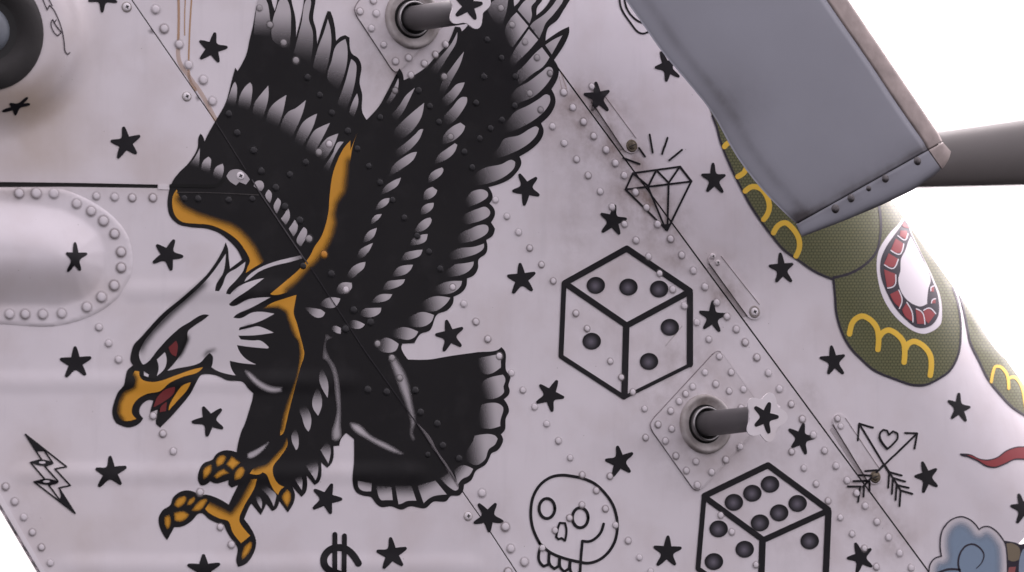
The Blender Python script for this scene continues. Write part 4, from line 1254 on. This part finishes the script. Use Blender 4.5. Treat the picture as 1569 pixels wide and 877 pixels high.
for s in ("268,5 300,45 310,52 265,45 252,30", "240,70 285,70 300,110 280,135 235,110", "205,128 265,168 257,220 225,237 168,213", "152,238 222,280 215,322 180,342 118,318", "118,358 203,392 202,440 180,482 140,490", "163,543 227,513 247,580 235,642 198,608", "253,658 286,608 322,670 332,748 278,710", "353,653 397,680 422,765 365,765", "413,667 450,650 502,690 450,762 428,740", "468,485 490,488 490,527 468,525", "470,590 502,580 502,612 475,612"):
    shape('red_segment', mz(s), RED, 1.95, SNAKE, step=2.4, grid=60)
strokes('white_glint', [mz(s) for s in ("220,108 275,140 295,95", "168,218 235,246 264,170", "120,325 185,352 223,285", "145,498 195,480 204,400", "227,513 252,590 232,650", "287,605 327,680 333,750", "358,653 402,680 422,768", "412,665 455,648 502,690", "465,520 468,492 488,484", "470,610 475,590 500,578")], 1.7, (.72, .68, .72), 2.1, SNAKE, corner=170)
tz = Z(1329, 600, K)
ton = shape('tongue_painting', tz("688,463 770,470 832,500 900,508 965,490 1035,440 1110,413 1169,410 1300,400 1300,520 1169,512 1100,512 1022,548 950,572 886,562 816,522 750,492 692,475"), NAVY, .9, TAIL)
ton['label'] = 'wavy dark red tongue at the right edge'
shape('tongue_fill', tz("735,474 775,480 832,508 900,517 970,497 1040,447 1112,422 1169,419 1300,410 1300,508 1169,503 1098,503 1018,538 950,562 890,553 822,513"), (.30, .055, .06), 1.2, ton)
wz = Z(1389, 742, 6.494)
CL = wz("215,900 222,870 235,800 280,740 348,718 335,600 350,480 400,390 470,340 545,325 620,350 680,400 718,452 760,425 820,425 890,470 940,530 980,600 995,700 1000,877 1000,1050 600,1080 250,1050")
cloud = shape('cloud_painting', CL, LIGHT, .9, TAIL, grid=6)
cloud['label'] = 'airbrushed blue cloud with a spiral in the lower right corner'
cs_ = smooth_path(CL, True, 3)
shape('cloud_blue', CL, (.225, .30, .40), 1.15, cloud, soft=lambda V: sstep(2, 21, distline(V, cs_, True))*.95, grid=3.5)
strokes('cloud_outline', [CL[:5], CL[4:13], CL[12:20]], 2.0, NAVY, 1.4, cloud)
strokes('cloud_spiral', [wz("545,900 515,800 530,700 580,620 650,598 720,630 765,700 750,770 690,838")], 2.4, NAVY, 1.45, cloud, taper=([0, .6, 1], [1.2, 1.1, .5]))
strokes('cloud_outline', [wz("310,885 420,848 530,852")], 3.4, NAVY, 1.45, cloud)
rk = shape('rock_painting', wz("965,562 1030,572 1090,585 1130,600 1180,590 1300,600 1300,1000 985,1000 995,720"), NAVY, .85, TAIL, grid=9)
rk['label'] = 'dark outlined brown and red shape behind the cloud'
shape('rock_fill', wz("990,592 1050,590 1120,640 1115,750 1060,770 1002,750"), (.20, .165, .115), 1.2, rk)
shape('rock_fill', wz("1015,828 1085,822 1070,900 1000,900"), (.30, .10, .10), 1.2, rk)
shape('rock_fill', wz("1150,660 1200,620 1300,640 1300,960 1118,960"), (.25, .31, .40), 1.2, rk)

# ================================================================ tail rotor blade
BY = 260.0
BL = thing('tail_rotor_blade', ray([(1330, 360)], BY)[0], 'blue grey tail rotor blade with a tan leading edge hanging from the top edge', 'rotor blade')
seamL, seamR = np.array([1219.5, 343.]), np.array([1444., 217.])
LEFT = PX("1219.5,343 1205,340 1165,288 1128,239 1090,172 1055,128 1013,78 985,38 958,0 905,-75")[[0, 2, 3, 4, 5, 6, 7, 8, 9]]
tl = np.linspace(0, 1, 26)
def along(P, t):
    L = np.r_[0, np.cumsum(np.hypot(*np.diff(P, axis=0).T))]
    return np.stack([np.interp(t*L[-1], L, P[:, 0]), np.interp(t*L[-1], L, P[:, 1])], 1)
Lp = along(smooth_path(LEFT, False, 5, 90), tl)
Rp = along(PX("1444,217 1437,203 1300,0 1248,-77"), tl)
CH = np.array([0, .012, .03, .06, .09, .13, .2, .35, .5, .65, .75, .82, .865, .9, .93, .955, .975, .99, 1.0])
HT = .45*np.array([0, 3.4, 5.4, 7.6, 9.5, 11.3, 13.5, 17, 19.8, 21.8, 22.5, 21.6, 20.8, 19, 16.5, 13.2, 9.5, 5.5, 0])
def ht(c): return np.interp(c, CH, HT)
def loft(name, rows, cs, mat, side=1, lift=0.0, dirtf=None, scale=None, parent=BL, close=True):
    """rows: list of (left point, right point); builds front and back faces of the blade between chord stations."""
    V, F, Q, cc = [], [], [], []
    m = len(cs)
    for sgn in (1, -1):
        b0 = len(V)
        for ri, (a, b) in enumerate(rows):
            for c in cs:
                p = a+(b-a)*c
                k = 1.0 if scale is None else scale[ri]
                h = (ht(c)*k+lift)*(1 if sgn > 0 else -1)
                x = ray([p], BY+abs(h))[0]
                if h < 0: x[1] = -BY-h
                V.append(x); Q.append(p); cc.append(c)
        for i in range(len(rows)-1):
            for j in range(m-1):
                f = (b0+i*m+j, b0+i*m+j+1, b0+(i+1)*m+j+1, b0+(i+1)*m+j)
                F.append(f if sgn > 0 else f[::-1])
    n = len(rows)*m
    if close:
        for j in range(m-1):                       # end faces
            F.append((j+1, j, n+j, n+j+1))
        for i in range(len(rows)-1):               # trailing side
            F.append((i*m, (i+1)*m, n+(i+1)*m, n+i*m))
            e = m-1
            F.append(((i+1)*m+e, i*m+e, n+i*m+e, n+(i+1)*m+e))
    Q = np.array(Q); cc = np.array(cc)
    d = dirtf(Q, cc) if dirtf else np.zeros(len(V))
    o = put(name, np.array(V), F, mat, parent, True, None, {'dirt': d})
    return o
rows = list(zip(Lp, Rp))
seam_line = np.array([seamL, seamR])
def bdirt(Q, c):
    ds = distline(Q, seam_line)
    d = 1.1*np.exp(-(ds/7)**2)*(c > .02)+.35*np.exp(-(ds/26)**2)
    d += .9*np.exp(-((Q[:, 0]-1222)/16)**2-((Q[:, 1]-338)/14)**2)
    d += .34*np.exp(-((c-.095)/.03)**2)
    d += .30*np.exp(-((Q[:, 0]-1120)/60)**2-((Q[:, 1]-160)/50)**2)
    return np.clip(d, 0, 1)
cs_b = np.unique(np.r_[CH[CH <= .9], .02, .045, .075, .105, .17, .27, .43, .58, .7])
# finer rows near the tip
tt = np.unique(np.r_[0, .006, .014, .024, .036, .05, .07, .1, .14, np.linspace(.18, 1, 22)])
rowsf = list(zip(along(smooth_path(LEFT, False, 5, 90), tt), along(PX("1444,217 1437,203 1300,0 1248,-77"), tt)))
body = loft('blade_skin', rowsf, cs_b, M_blade, dirtf=bdirt)
cs_s = np.unique(np.r_[.906, CH[CH >= .93], .918, .942])
stripo = loft('leading_edge_strip', rowsf, cs_s, M_strip, lift=.6)
stripo['label'] = 'worn tan abrasion strip along the edge'
# tip cap below the seam
ENDL = along(PX("1229,363 1290,340 1350,315 1400,291 1428,272 1445,258 1455,243 1457,232"), np.linspace(0, 1, 40))
u = (seamR-seamL)/np.linalg.norm(seamR-seamL)
nd = np.array([-u[1], u[0]]); nd = nd if nd[1] > 0 else -nd
cap_t = [0.0, .12, .3, .5, .68, .82, .92, .98, 1.0]
cap_s = [1.03, 1.03, 1.02, 1.0, .93, .80, .58, .30, 0.02]
def cap(name, cs, mat, lift):
    V, F = [], []
    m = len(cs)
    proj = (ENDL-seamL)@u/np.linalg.norm(seamR-seamL)
    for sgn in (1, -1):
        b0 = len(V)
        for t, k in zip(cap_t, cap_s):
            for c in cs:
                a = seamL+nd*1.6+(seamR-seamL)*c
                e = np.array([np.interp(c*(proj.max()-proj.min())+proj.min(), proj, ENDL[:, 0]), np.interp(c*(proj.max()-proj.min())+proj.min(), proj, ENDL[:, 1])])
                p = a+(e-a)*t
                hh = ht(c)*k+lift*min(1, k)
                x = ray([p], BY+hh)[0]
                if sgn < 0: x[1] = -BY+hh
                V.append(x)
        for i in range(len(cap_t)-1):
            for j in range(m-1):
                f = (b0+i*m+j, b0+i*m+j+1, b0+(i+1)*m+j+1, b0+(i+1)*m+j)
                F.append(f if sgn > 0 else f[::-1])
    n = len(cap_t)*m
    for j in range(m-1): F.append((j+1, j, n+j, n+j+1))
    V = np.array(V); q = plan(V)
    d = .75*np.exp(-(distline(q, ENDL)/4.5)**2)+.6*np.exp(-(distline(q, seam_line)/4)**2)+.9*np.exp(-((q[:, 0]-1357)/10)**2-((q[:, 1]-270)/9)**2)+.5*np.exp(-((q[:, 0]-1280)/12)**2-((q[:, 1]-320)/9)**2)+.5*np.exp(-((q[:, 0]-1304)/11)**2-((q[:, 1]-304)/9)**2)
    return put(name, V, F, mat, BL, True, None, {'dirt': np.clip(d, 0, 1)})
tc_ = cap('tip_cap', cs_b, M_blade, .8)
cap('tip_cap_nose', cs_s, M_strip, 1.4)
# dark joint under the seam
loft('joint', [(seamL-nd*1.0, seamR-nd*1.0), (seamL+nd*2.4, seamR+nd*2.4)], np.r_[.01, .1, .3, .5, .7, .86, .93, .97], M_dark, lift=-1.6)
for p, r in (((1280, 320), 6.2), ((1304, 304), 5.6), ((1331, 289), 4.0), ((1356.5, 274), 5.6), ((1405.5, 247), 6.0)):
    p = np.array(p, float)
    c = float(((p-seamL)@u)/np.linalg.norm(seamR-seamL))
    X = ray([p], BY+ht(c)+1.0)[0]
    b = lathe('bolt', [(r*1.15, -.6), (r*1.1, .5), (r*.8, .7), (r*.72, 1.7), (r*.4, 2.1), (.05, 2.2)], X, (0, -1, 0), plain('bolt_%d' % int(p[0]), (.12, .11, .115), .45, .4, .5, 200), BL, 18)

# ================================================================ far stabilizer, out of focus
def far_bar():
    y = -1500.0
    a0, a1 = np.array([1330., 216.]), np.array([1760., 155.])
    b0, b1 = np.array([1330., 291.]), np.array([1760., 281.])
    V, F = [], []
    m = 17
    for t in (0, .25, .5, .75, 1.0):
        A, Bq = a0+(a1-a0)*t, b0+(b1-b0)*t
        for i in range(m):
            w = i/(m-1)
            for s in (1, -1):
                x = ray([A+(Bq-A)*w], y)[0]
                x[1] -= s*38*math.sin(math.pi*min(1, max(0, w)))**.55
                V.append(x)
    for k in range(4):
        for i in range(m-1):
            o = k*m*2+i*2; p = (k+1)*m*2+i*2
            F.append((o, o+2, p+2, p)); F.append((o+1, p+1, p+3, o+3))
    o = put('stabilizer', np.array(V), F, M_bar, None, True)
    o['label'] = 'blurred dark grey bar against the sky behind the fin'
    o['category'] = 'stabilizer'
far_bar()
